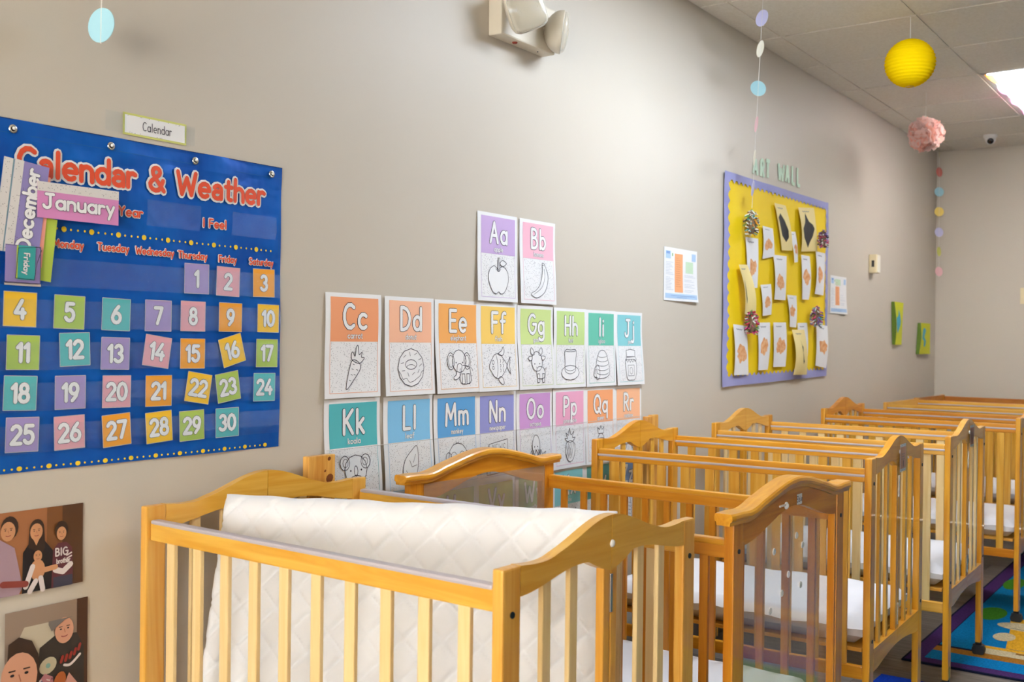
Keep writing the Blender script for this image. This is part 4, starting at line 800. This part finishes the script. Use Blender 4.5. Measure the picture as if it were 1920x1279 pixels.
def lamp_head(Mx, R0=.064, kk=5.0):
    b = MB(); n = 32
    def ring(k, r, z):
        out = []
        for i in range(n):
            a = 2*PI*i/n; c, s = math.cos(a), math.sin(a); q = (abs(c)**k+abs(s)**k)**(-1/k); out.append(Mx @ Vector((r*c*q, r*s*q, z)))
        return out
    def loft(rs, m, b):
        vs = sum(rs, []); b.add(vs, [(j*n+i, j*n+(i+1) % n, (j+1)*n+(i+1) % n, (j+1)*n+i) for j in range(len(rs)-1) for i in range(n)]+[tuple(range(n))[::-1], tuple(range((len(rs)-1)*n, len(rs)*n))], m)
    dp = .046 if kk > 3 else .056
    loft([ring(2+(kk-2)*t, R0*math.sqrt(max(.03, 1-(1-t)**2)), -dp*(1-t)) for t in (0, .06, .15, .3, .5, .7, .85, 1)]+[ring(kk, R0, .004)], M_em2, b)
    h = b.build('lamp_head', e, og, smooth=True)
    b = MB(); loft([ring(kk, R0-.004, .0045), ring(kk, R0-.004, .010), ring(kk*.9, R0-.011, .017), ring(kk*.8, R0*.5, .022), ring(kk*.6, R0*.12, .024)], M_lens, b); ln = b.build('lens', h, og, smooth=True)
    for k in range(9):
        b = MB(); t = -.04+.01*k; b.tube([Mx @ Vector((t, -.042, .0165)), Mx @ Vector((t, 0, .0225)), Mx @ Vector((t, .042, .0165))], .0009, M_lens, 5); b.build('lens_rib', h, og)
    b = MB(); b.tube([Mx @ Vector((0, 0, -.05)), Mx @ Vector((0, 0, -.075))], .009, M_em2, 10); b.build('swivel', h, og)
def aim(loc, d, roll):
    d = Vector(d).normalized(); q = d.to_track_quat('Z', 'Y').to_matrix().to_4x4(); return Matrix.Translation(loc) @ q @ Matrix.Rotation(roll, 4, 'Z')
lamp_head(aim((2.668, -.118, 2.322), (-.45, -.86, -.16), .45), .066, 5)
lamp_head(aim((2.903, -.097, 2.312), (.55, -.80, -.12), .0), .069, 2.2)

# ------------------------------------------------------------------ information sheets
M_or = mat('sheet_orange', (246, 172, 120), .55); M_lb = mat('sheet_blue', (178, 204, 232), .55); M_lg = mat('sheet_green', (200, 222, 190), .55); M_mb = mat('sheet_midblue', (130, 162, 210), .55); M_gl = mat('sheet_lines', (196, 200, 212), .6)
def info(x, z, wd, hd, label, seed):
    rn = random.Random(seed)
    def S(a, b_, lay): v = 1-b_/hd; return (x+a, -(.002+.010*v**3*(a/wd)+lay*.0006), z+b_)
    og = (x+wd/2, 0, z); p = Print(S); p.rect(0, 0, wd, hd, 0, M_paper, 6, 8); o = p.build('information_sheet', origin=og); tag(o, label, 'notice')
    p = Print(S); p.rect(.012, .010, wd-.012, .030, 1, M_lb, 6, 2); p.rect(.014, hd-.045, .058, hd-.014, 1, M_lb); p.rect(wd-.052, hd-.045, wd-.014, hd-.014, 1, M_lb)
    p.rect(.018, hd-.026, .050, hd-.016, 2, M_mb); p.rect(.070, hd-.034, .078, hd-.022, 1, mat('sheet_leaf', (120, 170, 80), .6))
    if seed == 1: p.rect(wd*.31, .036, wd*.55, hd-.022, 1, M_or, 2, 6); p.rect(wd*.64, hd-.098, wd*.87, hd-.050, 1, M_lg)
    else: p.rect(wd*.31, .048, wd*.55, hd-.060, 1, M_or, 2, 6); p.rect(wd*.30, hd-.052, wd*.62, hd-.018, 1, M_lg)
    for c0, c1 in ((.016, wd*.29), (wd*.60, wd-.02)):
        zz = hd-.06 if c0 < .1 else hd-.108
        while zz > .040:
            if rn.random() < .84: p.stroke([[(c0, zz), (c0+(c1-c0)*rn.uniform(.5, 1), zz)]], .0016, 1, M_gl, 4)
            zz -= .0062
    for i in range(14): p.stroke([[(wd*.34, .06+i*.009), (wd*(.42+.1*rn.random()), .06+i*.009)]], .0012, 2, mat('orange_text', (206, 132, 88), .6), 4)
    p.stroke([[(.06, .022), (wd-.03, .022)], [(.11, .015), (wd*.65, .015)]], .0018, 2, M_mb, 4); p.build('printed_matter', o, og)
info(3.835, 1.472, .305, .217, 'printed notice with orange column left of the yellow art board', 1)
info(5.860, 1.472, .280, .214, 'printed notice with orange column right of the yellow art board', 2)

# ------------------------------------------------------------------ art board
M_lil = noisy('lilac_paper', (160, 160, 208), (150, 150, 200), 4, .7); M_by = noisy('yellow_paper', (252, 216, 4), (247, 206, 2), 3, .65)
BX0, BX1, BZ0, BZ1 = 4.397, 5.790, 1.112, 2.072
bo = empty('art_board', (5.09, 0, 1.1)); tag(bo, 'yellow paper display board with scalloped lilac border', 'display board'); og = bo.location
p = Print(lambda a, b_, l: (a, -(.006+l*.0006+.0015*math.sin(a*7)*math.sin(b_*5)), b_)); p.rect(BX0+.03, BZ0+.03, BX1-.03, BZ1-.03, 0, M_by, 16, 12); p.build('yellow_backing', bo, og)
def border(pts_out, horiz, name):
    p = Print(lambda a, b_, l: (a, -(.0085+.003*math.sin(a*6+b_*9)**2+l*.0006), b_))
    n = len(pts_out)-1
    for i in range(n): (a, b_), (c, d) = pts_out[i], pts_out[i+1]; p.b.add([p.S(*a, 0), p.S(*c, 0), p.S(*d, 0), p.S(*b_, 0)], [(0, 1, 2, 3)], M_lil)
    p.build(name, bo, og)
n = 160
sc = lambda t, per: .017*abs(math.sin(PI*t/per))
border([(((BX0+(BX1-BX0)*i/n), BZ1+.008*i/n), ((BX0+(BX1-BX0)*i/n), BZ1-.048+sc((BX1-BX0)*i/n, .052)+.008*i/n)) for i in range(n+1)], True, 'border_strip')
border([(((BX0+(BX1-BX0)*i/n), BZ0+.02*i/n-.01), ((BX0+(BX1-BX0)*i/n), BZ0+.05-sc((BX1-BX0)*i/n, .052)+.012*i/n)) for i in range(n+1)], True, 'border_strip')
border([((BX0, BZ0+(BZ1-BZ0)*i/n), (BX0+.068-sc((BZ1-BZ0)*i/n, .052)*1.4, BZ0+(BZ1-BZ0)*i/n)) for i in range(n+1)], False, 'border_strip')
border([((BX1, BZ0+.01+(BZ1-BZ0)*i/n), (BX1-.045+sc((BZ1-BZ0)*i/n, .052)*1.2, BZ0+.01+(BZ1-BZ0)*i/n)) for i in range(n+1)], False, 'border_strip')
M_cream = mat('cream_paper', (240, 218, 150), .65); M_blk = mat('black_card', (26, 25, 28), .6); M_paint = noisy('orange_paint', (224, 146, 84), (240, 190, 140), 60, .7)
AW = [  # corners tl tr br bl, kind, stand-off, label
 ((4.624,1.794),(4.777,1.798),(4.770,1.563),(4.640,1.562),'w',.012,'white paper with orange print at the upper left of the art board'),
 ((4.829,1.865),(4.960,1.863),(4.985,1.728),(4.823,1.705),'w',.012,'short white paper with round orange print beside the black oval picture'),
 ((4.970,1.990),(5.120,1.993),(5.204,1.773),(5.070,1.765),'c',.022,'slanted cream paper with a narrow black shape, top middle of the board'),
 ((5.179,1.869),(5.265,1.874),(5.300,1.721),(5.251,1.715),'w',.014,'narrow white paper with orange print between the two cream pictures'),
 ((5.296,2.003),(5.531,2.025),(5.585,1.799),(5.328,1.777),'c',.024,'largest cream paper with a pointed black shape, upper right of board'),
 ((4.970,1.735),(5.148,1.741),(5.136,1.518),(4.977,1.516),'w',.014,'white paper with orange print at the very centre of the board'),
 ((5.352,1.762),(5.478,1.764),(5.458,1.532),(5.370,1.531),'w',.018,'narrow white paper with orange print below the pointed black picture'),
 ((5.572,1.798),(5.724,1.796),(5.700,1.565),(5.552,1.567),'w',.016,'white paper with orange print at the upper right edge of the board'),
 ((4.529,1.659),(4.628,1.664),(4.711,1.437),(4.582,1.434),'c',.050,'folded cream paper jutting out at the left of the board'),
 ((4.812,1.580),(4.945,1.590),(4.950,1.441),(4.836,1.432),'w',.012,'small white paper with orange print right of the folded cream paper'),
 ((5.160,1.546),(5.293,1.547),(5.288,1.383),(5.195,1.385),'w',.014,'small white paper with orange print left of the dark beaded ornament'),
 ((4.496,1.386),(4.649,1.380),(4.676,1.152),(4.500,1.154),'w',.014,'white paper with orange print in the lower left corner of the board'),
 ((4.781,1.398),(4.936,1.402),(4.906,1.172),(4.792,1.171),'w',.014,'second white paper from the left in the bottom row of the board'),
 ((4.981,1.403),(5.149,1.406),(5.141,1.184),(4.982,1.184),'w',.014,'third white paper from the left in the bottom row of the board'),
 ((5.314,1.407),(5.456,1.410),(5.450,1.191),(5.330,1.190),'w',.012,'white paper half hidden behind the cream paper in the bottom row'),
 ((5.217,1.370),(5.396,1.373),(5.424,1.137),(5.213,1.140),'c',.040,'cream paper with a black sliver hanging over the bottom border'),
 ((5.594,1.410),(5.774,1.398),(5.745,1.165),(5.580,1.182),'w',.018,'white paper with orange print in the lower right corner of the board')]
for k, (tl, tr, br, bl, kind, off, label) in enumerate(AW):
    rn = random.Random(k+40); ph = rn.random()*6
    def S(u, v, lay, tl=tl, tr=tr, br=br, bl=bl, off=off, ph=ph):      # u,v 0..1; compensate the stand-off from the wall
        x = (bl[0]*(1-u)+br[0]*u)*(1-v)+(tl[0]*(1-u)+tr[0]*u)*v; z = (bl[1]*(1-u)+br[1]*u)*(1-v)+(tl[1]*(1-u)+tr[1]*u)*v
        d = .013+off*(.25+.75*math.sin(PI*(1-v)*.85)*(.6+.4*math.sin(u*3+ph)))+lay*.0006
        return (x, -d, z)
    og = ((tl[0]+br[0])/2, -.02, (tl[1]+br[1])/2)
    p = Print(S); p.rect(0, 0, 1, 1, 0, M_paper if kind == 'w' else M_cream, 6, 10); o = p.build('child_artwork', origin=og); tag(o, label, 'artwork', 'children artworks on the yellow board')
    p = Print(S); asp = (tl[1]-bl[1])/(tr[0]-tl[0])
    if kind == 'w':
        nb = 16; cx, cy = rn.uniform(.44, .56), rn.uniform(.40, .55)
        pts = smooth([(.40*rn.uniform(.6, 1.05)*math.cos(2*PI*i/nb), .20*rn.uniform(.6, 1.1)*math.sin(2*PI*i/nb)) for i in range(nb)])[:-1]; nn = len(pts)
        vs = [S(cx, cy, 1)]+[S(cx+a*f, cy+b_*f, 1) for f in (.33, .66, 1) for a, b_ in pts]
        p.b.add(vs, [(0, 1+i, 1+(i+1) % nn) for i in range(nn)]+[(1+r*nn+i, 1+r*nn+(i+1) % nn, 1+(r+1)*nn+(i+1) % nn, 1+(r+1)*nn+i) for r in (0, 1) for i in range(nn)], M_paint)
    else:
        pts = [((.22,.32),(.18,.55),(.14,.70),(.36,.80),(.62,.66),(.8,.44),(.76,.28),(.52,.18)), ((.36,.88),(.3,.66),(.12,.52),(.16,.32),(.32,.18),(.42,.08),(.54,.2),(.76,.34),(.9,.52),(.8,.62),(.58,.68),(.46,.78)), ((.3,.5),(.34,.7),(.4,.5),(.42,.3),(.34,.2)), ((.42,.8),(.46,.66),(.54,.62),(.48,.5),(.54,.34),(.62,.3),(.54,.24),(.5,.3))][{2: 0, 4: 1, 8: 2, 15: 3}[k]]
        p.fill(list(pts), 1, M_blk, 30)
    p.build('painted_shape', o, og)
    p = Print(S); p.stroke([[(.2+.04*i, .91+.012*math.sin(i*1.9)) for i in range(12)]], .014, 1, M_greyink, 5)
    p.build('handwriting', o, og)
BEAD = [mat('bead_%d' % i, c, .3) for i, c in enumerate(((236, 236, 230), (210, 60, 120), (60, 170, 180), (40, 40, 48), (226, 150, 40), (120, 90, 170), (90, 150, 70), (190, 40, 50)))]
for x, z, sc_, pal, lab in ((4.622, 1.862, 1.0, (0, 2, 3, 4, 6, 0, 4), 'beaded pine-cone ornament hanging on the garland at the board top'), (4.640, 1.400, .95, (1, 7, 0, 3, 6, 1), 'red and white beaded ornament below the folded cream paper'), (5.520, 1.448, .95, (5, 2, 3, 5, 0, 1), 'purple and teal beaded ornament right of the board centre'), (5.604, 1.868, .8, (0, 3, 1, 5), 'beaded ornament peeking out behind the large black picture')):
    e_ = empty('beaded_ornament', (x, -.045, z)); tag(e_, lab, 'ornament', 'beaded ornaments on the art board'); rn = random.Random(int(x*977)); og = e_.location
    b = MB(); b.lathe([(.002, .055*sc_), (.012*sc_, .04*sc_), (.020*sc_, .0), (.022*sc_, -.03*sc_), (.010*sc_, -.055*sc_)], mat('cone_core', (120, 96, 74), .8), 14, Matrix.Translation(og)); b.build('core', e_, og)
    b = MB(); b2 = MB()
    for i in range(110):
        t = rn.uniform(-.06, .05)*sc_; rr = .034*sc_*math.sqrt(max(.05, 1-((t+.01)/(.062*sc_))**2)); a = rn.uniform(0, 2*PI)
        c = Vector((x+rr*math.cos(a), -.045+rr*math.sin(a)*.8, z+t)); dv = Vector((math.cos(a), math.sin(a), rn.uniform(-1, .4)))*.0095
        if c.y > -.014: continue
        b.tube([c-dv, c+dv], rn.uniform(.0018, .003), BEAD[rn.choice(pal)], 5)
    b.build('beads', e_, og)['kind'] = 'stuff'
M_mint = mat('mint_card', (200, 222, 198), .6)
for i, (ch, x0, x1, z0, z1, lab) in enumerate((('A', 4.727, 4.795, 2.094, 2.184, 'mint green cutout letter A of the word ART'), ('R', 4.822, 4.872, 2.095, 2.190, 'mint green cutout letter R above the art board'), ('T', 4.886, 4.945, 2.098, 2.198, 'mint green cutout letter T above the art board'), ('W', 5.046, 5.135, 2.108, 2.206, 'mint green cutout letter W above the art board'), ('A', 5.147, 5.205, 2.110, 2.212, 'mint green cutout letter A of the word WALL'), ('L', 5.236, 5.285, 2.112, 2.218, 'mint green cutout letter L, first L of WALL'), ('L', 5.310, 5.362, 2.112, 2.220, 'mint green cutout letter L, last letter of WALL'))):
    sz = z1-z0; st = text(ch, sz-.018, x0+.008, z0+.009, width=x1-x0-.016)
    b = Print(lambda a, b_, l: (a, -(.006+l*.01), b_)); b.stroke(st, .018, 0, M_mint, 4)
    o = b.build('cutout_letter', origin=((x0+x1)/2, 0, z0)); tag(o, lab, 'letter', 'cutout letters spelling ART WALL')
    md = o.modifiers.new('thick', 'SOLIDIFY'); md.thickness = .0025
# ------------------------------------------------------------------ small wall fittings
M_beige = mat('beige_plastic', (232, 216, 176), .4)
t = empty('thermostat', (6.61, 0, 1.735)); tag(t, 'beige wall control box right of the art board', 'wall control'); og = t.location
b = MB(); b.cbox((6.570, -.046, 1.738), (6.652, -.001, 1.852), .004, M_beige); b.build('housing', t, og)
b = MB(); b.cbox((6.592, -.049, 1.742), (6.648, -.0455, 1.848), .001, mat('box_face', (236, 230, 214), .4)); b.build('front_plate', t, og)
b = MB(); b.cbox((6.5685, -.034, 1.775), (6.5702, -.018, 1.815), .0004, M_black); b.build('vent', t, og)
M_lime = mat('lime_paper', (212, 214, 24), .6); M_lime2 = mat('dark_green_paper', (92, 120, 30), .7); M_cy = mat('cyan_paint', (70, 178, 206), .6)
for k, (x0, x1, z0, z1, lab) in enumerate(((7.06, 7.27, 1.297, 1.578, 'lime green paper with a blue pear shape, left of the pair'), (7.72, 7.98, 1.232, 1.452, 'lime green paper with blue blots, nearest the room corner'))):
    def S(u, v, lay, x0=x0, x1=x1, z0=z0, z1=z1, k=k): d = .024+.010*math.sin(PI*v)*(1-u)-.010*u*(0 if k else (1-v)); return (x0+(x1-x0)*u+(.03*(1-v) if (k == 0 and u < .01) else 0)-(.04*(1-v)*(1-u) if k else 0), -(d+lay*.0008), z0+(z1-z0)*v)
    og = ((x0+x1)/2, 0, z0)
    p = Print(S); p.rect(0, 0, 1, 1, 0, M_lime, 8, 8); o = p.build('child_painting', origin=og); tag(o, lab, 'artwork', 'lime green paintings by the corner')
    p = Print(lambda u, v, l, S=S, k=k: (lambda q: (q[0]-.0, q[1]*(1-u)*.98+(-.003)*u, q[2]))(S(0, v, 0))); p.rect(.02, 0, 1, 1, 0, M_lime2, 6, 6); p.build('folded_back', o, og)
    p = Print(S)
    if k == 0: p.poly(smooth([(.42, .82), (.34, .68), (.12, .62), (.14, .44), (.3, .28), (.46, .34), (.72, .52), (.6, .68)])[:-1], 1, M_cy)
    else: p.poly(smooth([(.1, .6), (.2, .8), (.4, .84), (.5, .74), (.36, .66), (.3, .52), (.5, .44), (.44, .26), (.3, .26), (.3, .42), (.12, .48)])[:-1], 1, M_cy)
    p.build('painted_shape', o, og)
sw = empty('light_switch', (XB, -.612, 1.655)); tag(sw, 'beige light switch on the back wall at the frame edge', 'light switch'); og = sw.location
b = MB(); b.cbox((XB-.007, -.650, 1.597), (XB, -.576, 1.712), .003, M_beige); b.build('plate', sw, og)
b = MB(); b.cbox((XB-.016, -.618, 1.642), (XB-.006, -.608, 1.668), .002, M_beige); b.build('toggle', sw, og)

# ------------------------------------------------------------------ hanging decorations
DISC = {k: mat('disc_'+k, c, .6) for k, c in dict(lilac=(196, 192, 226), cream=(238, 230, 208), blue=(160, 206, 220), pink=(240, 190, 192), coral=(224, 128, 116), yellow=(238, 206, 100), lime=(216, 216, 110), gold=(196, 176, 40)).items()}
def garland(top, bot, discs, label, taut=None):
    top, bot = Vector(top), Vector(bot); g_ = empty('paper_garland', bot); tag(g_, label, 'garland', 'paper disc garlands')
    b = MB(); b.tube([top+(bot-top)*i/8 for i in range(9)], .0011, M_string, 5); b.build('string', g_, bot)
    for t, col, az in discs:
        c = top+(bot-top)*t; b = MB(); n = 26
        d = Vector((math.cos(math.radians(az)), math.sin(math.radians(az)), 0)); ax = (bot-top).normalized(); s = ax.cross(d).normalized()
        vs = [c+off*d+.0345*(math.cos(2*PI*i/n)*s+math.sin(2*PI*i/n)*ax) for off in (-.0006, .0006) for i in range(n)]
        b.add(vs, [tuple(range(n))[::-1], tuple(range(n, 2*n))]+[(i, (i+1) % n, n+(i+1) % n, n+i) for i in range(n)], DISC[col]); b.build('paper_disc', g_, c)
def along(top, bot, px_v):            # fraction along a string
    return px_v
VIEW = 90+180-54.69
gt, gb = (4.08, -.31, 2.736), (4.615, -.05, 1.925)
garland(gt, gb, [(.115, 'lilac', VIEW+25), (.245, 'cream', VIEW+46), (.42, 'blue', VIEW-28), (.585, 'pink', VIEW+62), (.745, 'cream', VIEW+66), (.90, 'lilac', VIEW+62)], 'paper disc garland running from ceiling to the art board')
garland((8.13, -.035, 2.735), (8.06, -.06, 1.79), [(.03, 'gold', VIEW+68), (.18, 'coral', VIEW+30), (.335, 'blue', VIEW), (.49, 'yellow', VIEW), (.65, 'lilac', VIEW+10), (.80, 'lime', VIEW+45), (.955, 'pink', VIEW+20)], 'paper disc garland hanging in the far room corner')
garland((1.243, -.084, 2.736), (1.237, -.084, 1.886), [(.10, 'pink', VIEW), (.34, 'lime', VIEW+30), (.58, 'cream', VIEW), (.957, 'blue', VIEW-24)], 'paper garland with a pale blue disc above the blue chart')
# paper lantern
lt = empty('paper_lantern', (4.735, -.717, 2.525)); tag(lt, 'round yellow ribbed paper lantern hanging from the ceiling', 'paper lantern'); og = lt.location
R_ = .107; prof = []
for i in range(20*4+1):
    a = -PI/2*.90+PI*.90*i/80; rib = 1-.045*abs(math.sin(PI*i/4)); prof.append((R_*math.cos(a)*rib, R_*math.sin(a)*.97))
M_lan = cloth('lantern_paper', (250, 214, 10), .3)
b = MB(); b.lathe(prof, M_lan, 40, Matrix.Translation(og), cap=False); b.build('paper_shade', lt, og, smooth=True)
for s_ in (-1, 1):
    b = MB(); rr = prof[-1][0]; z_ = og[2]+s_*prof[-1][1]; b.tube([(og[0]+rr*math.cos(2*PI*i/20), og[1]+rr*math.sin(2*PI*i/20), z_) for i in range(21)], .0014, M_metal, 5); b.build('wire_ring', lt, og)
b = MB(); b.tube([(og[0], og[1], og[2]+prof[-1][1]), (og[0], og[1], CEIL)], .0016, M_string, 5); b.tube([(og[0]-prof[-1][0], og[1], og[2]+prof[-1][1]), (og[0]+prof[-1][0], og[1], og[2]+prof[-1][1])], .0012, M_metal, 5); b.build('string', lt, og)
# tissue pompom
pp = empty('tissue_pompom', (6.24, -.41, 2.495)); tag(pp, 'peach pink tissue paper pompom near the far corner', 'pompom'); og = pp.location
M_tis = cloth('tissue', (255, 222, 214), .4); M_tis2 = cloth('tissue_deep', (255, 198, 182), .4); rn = random.Random(11)
bs = [MB(), MB()]
for k in range(210):
    d = Vector((rn.gauss(0, 1), rn.gauss(0, 1), rn.gauss(0, .85))).normalized(); s = d.orthogonal().normalized(); t = d.cross(s); ro = rn.random()*6; s, t = s*math.cos(ro)+t*math.sin(ro), t*math.cos(ro)-s*math.sin(ro)
    Ln = rn.uniform(.084, .106) if k < 150 else rn.uniform(.06, .08); nn, mm = 5, 6; vs = []
    for i in range(nn+1):
        v = i/nn; wd = .012+.036*v**.8
        for j in range(mm+1):
            u = j/mm-.5; vs.append(og+d*(Ln*v*(1-.28*u*u*v))+s*(2*wd*u)+t*(.010*math.sin(u*9+k)*v+.004*math.sin(u*31+k*2)*v*v+.045*v**3)-d*(.016*v**4))
    bs[k % 3 == 0].add(vs, [(i*(mm+1)+j, i*(mm+1)+j+1, (i+1)*(mm+1)+j+1, (i+1)*(mm+1)+j) for i in range(nn) for j in range(mm)], M_tis2 if k % 3 == 0 else M_tis)
for q in bs: q.build('tissue_petals', pp, og, smooth=True, fix=False)['kind'] = 'stuff'
b = MB(); b.tube([og, (og[0], og[1], CEIL)], .001, M_string, 5); b.build('string', pp, og)
# dome camera
dc = empty('security_camera', (7.735, -.459, CEIL)); tag(dc, 'small white dome security camera on the ceiling', 'camera'); og = dc.location
b = MB(); b.lathe([(.044, 0), (.044, -.02), (.036, -.03)], M_white, 24, Matrix.Translation(og)); b.build('base', dc, og, smooth=False)
b = MB(); b.lathe([(.034, -.028), (.033, -.045), (.026, -.06), (.012, -.068), (.001, -.07)], M_white, 24, Matrix.Translation(og)); b.build('ball', dc, og, smooth=True)
b = MB(); b.lathe([(.021, 0), (.019, .006), (.010, .010), (.001, .011)], mat('camera_lens', (10, 10, 16), .1), 20, aim(Vector(og)+Vector((-.024, -.006, -.050)), (-.85, -.2, -.40), 0)); b.build('lens', dc, og, smooth=True)

# ------------------------------------------------------------------ rugs
def rugmat(n, c): return noisy('rug_'+n, c, tuple(int(v*.82) for v in c), 140, .95, .6, 260, spec=.1)
def rug(name, x0, x1, y0, y1, base, label, pieces):
    e_ = empty(name, ((x0+x1)/2, (y0+y1)/2, 0)); tag(e_, label, 'rug'); og = e_.location
    b = MB(); b.cbox((x0, y0, .0005), (x1, y1, .008), .002, base); b.build('pile', e_, og)
    for k, (nm, m, pts) in enumerate(pieces):
        n = len(pts); z = .0082+.00025*k; b = MB(); b.add([(x, y, z) for x, y in pts], [tuple(range(n))], m); b.build(nm, e_, og)
def rc(a0, b0, a1, b1): return [(a0, b0), (a1, b0), (a1, b1), (a0, b1)]
def el(cx, cy, rx, ry, n=24): return [(cx+rx*math.cos(2*PI*i/n), cy+ry*math.sin(2*PI*i/n)) for i in range(n)]
Rb, Rp, Ro, Rc, Rg, Rn = rugmat('blue', (0, 128, 190)), rugmat('purple', (78, 46, 104)), rugmat('orange', (238, 176, 44)), rugmat('cream', (220, 200, 160)), rugmat('green', (70, 136, 34)), rugmat('navy', (26, 30, 56))
Rt, Rbr, Rroyal, Rlg = rugmat('teal', (30, 120, 150)), rugmat('brown', (176, 116, 38)), rugmat('royal', (16, 64, 180)), rugmat('grass', (60, 170, 40))
rug('play_rug', 4.49, 7.6, -3.1, -.777, Rn, 'blue children play rug with purple border and cartoon shapes, under the far cribs', [
 ('border_band', Rp, rc(4.50, -3.09, 4.565, -.79)), ('border_band', Rp, rc(4.50, -.85, 7.59, -.787)), ('border_band', Rb, rc(4.565, -3.03, 4.70, -.85)), ('border_band', Rbr, rc(4.70, -3.03, 4.775, -.85)), ('blue_field', Rb, rc(4.80, -3.03, 7.5, -.855)),
 ('border_band', Rc, rc(4.775, -3.03, 4.86, -1.02)), ('border_band', Ro, rc(4.86, -3.03, 4.90, -1.0)), ('leaf_shape', Rg, el(5.50, -.93, .14, .065)), ('leaf_shape', Rg, el(6.25, -.90, .16, .05)),
 ('cartoon_body', Ro, [(4.90, -1.10), (4.94, -1.85), (5.50, -1.80), (5.46, -1.02), (5.22, -1.06)]), ('cartoon_paw', Rc, el(5.09, -1.06, .075, .045)), ('cartoon_face', Rc, el(5.31, -1.12, .075, .13)), ('cartoon_smile', Rn, [(5.268, -1.055), (5.262, -1.10), (5.272, -1.16), (5.266, -1.16), (5.256, -1.10), (5.262, -1.055)]), ('block_shape', Rbr, rc(4.83, -1.19, 4.85, -1.15)), ('block_shape', Rbr, rc(4.83, -1.26, 4.85, -1.22))])
rug('bright_rug', 2.3, 4.235, -3.1, -.77, Rroyal, 'bright blue and green rug under the nearer cribs', [
 ('green_band', Rlg, rc(3.62, -3.05, 4.02, -.79)), ('teal_field', Rt, rc(2.5, -3.0, 3.62, -.80)), ('wave_shape', Rb, el(3.45, -.92, .12, .09)), ('cloud_shape', Rc, el(3.2, -1.0, .2, .07)), ('sun_shape', Ro, el(2.9, -.95, .1, .08)), ('berry_shape', rugmat('rose', (200, 90, 120)), el(3.02, -1.05, .06, .06))])
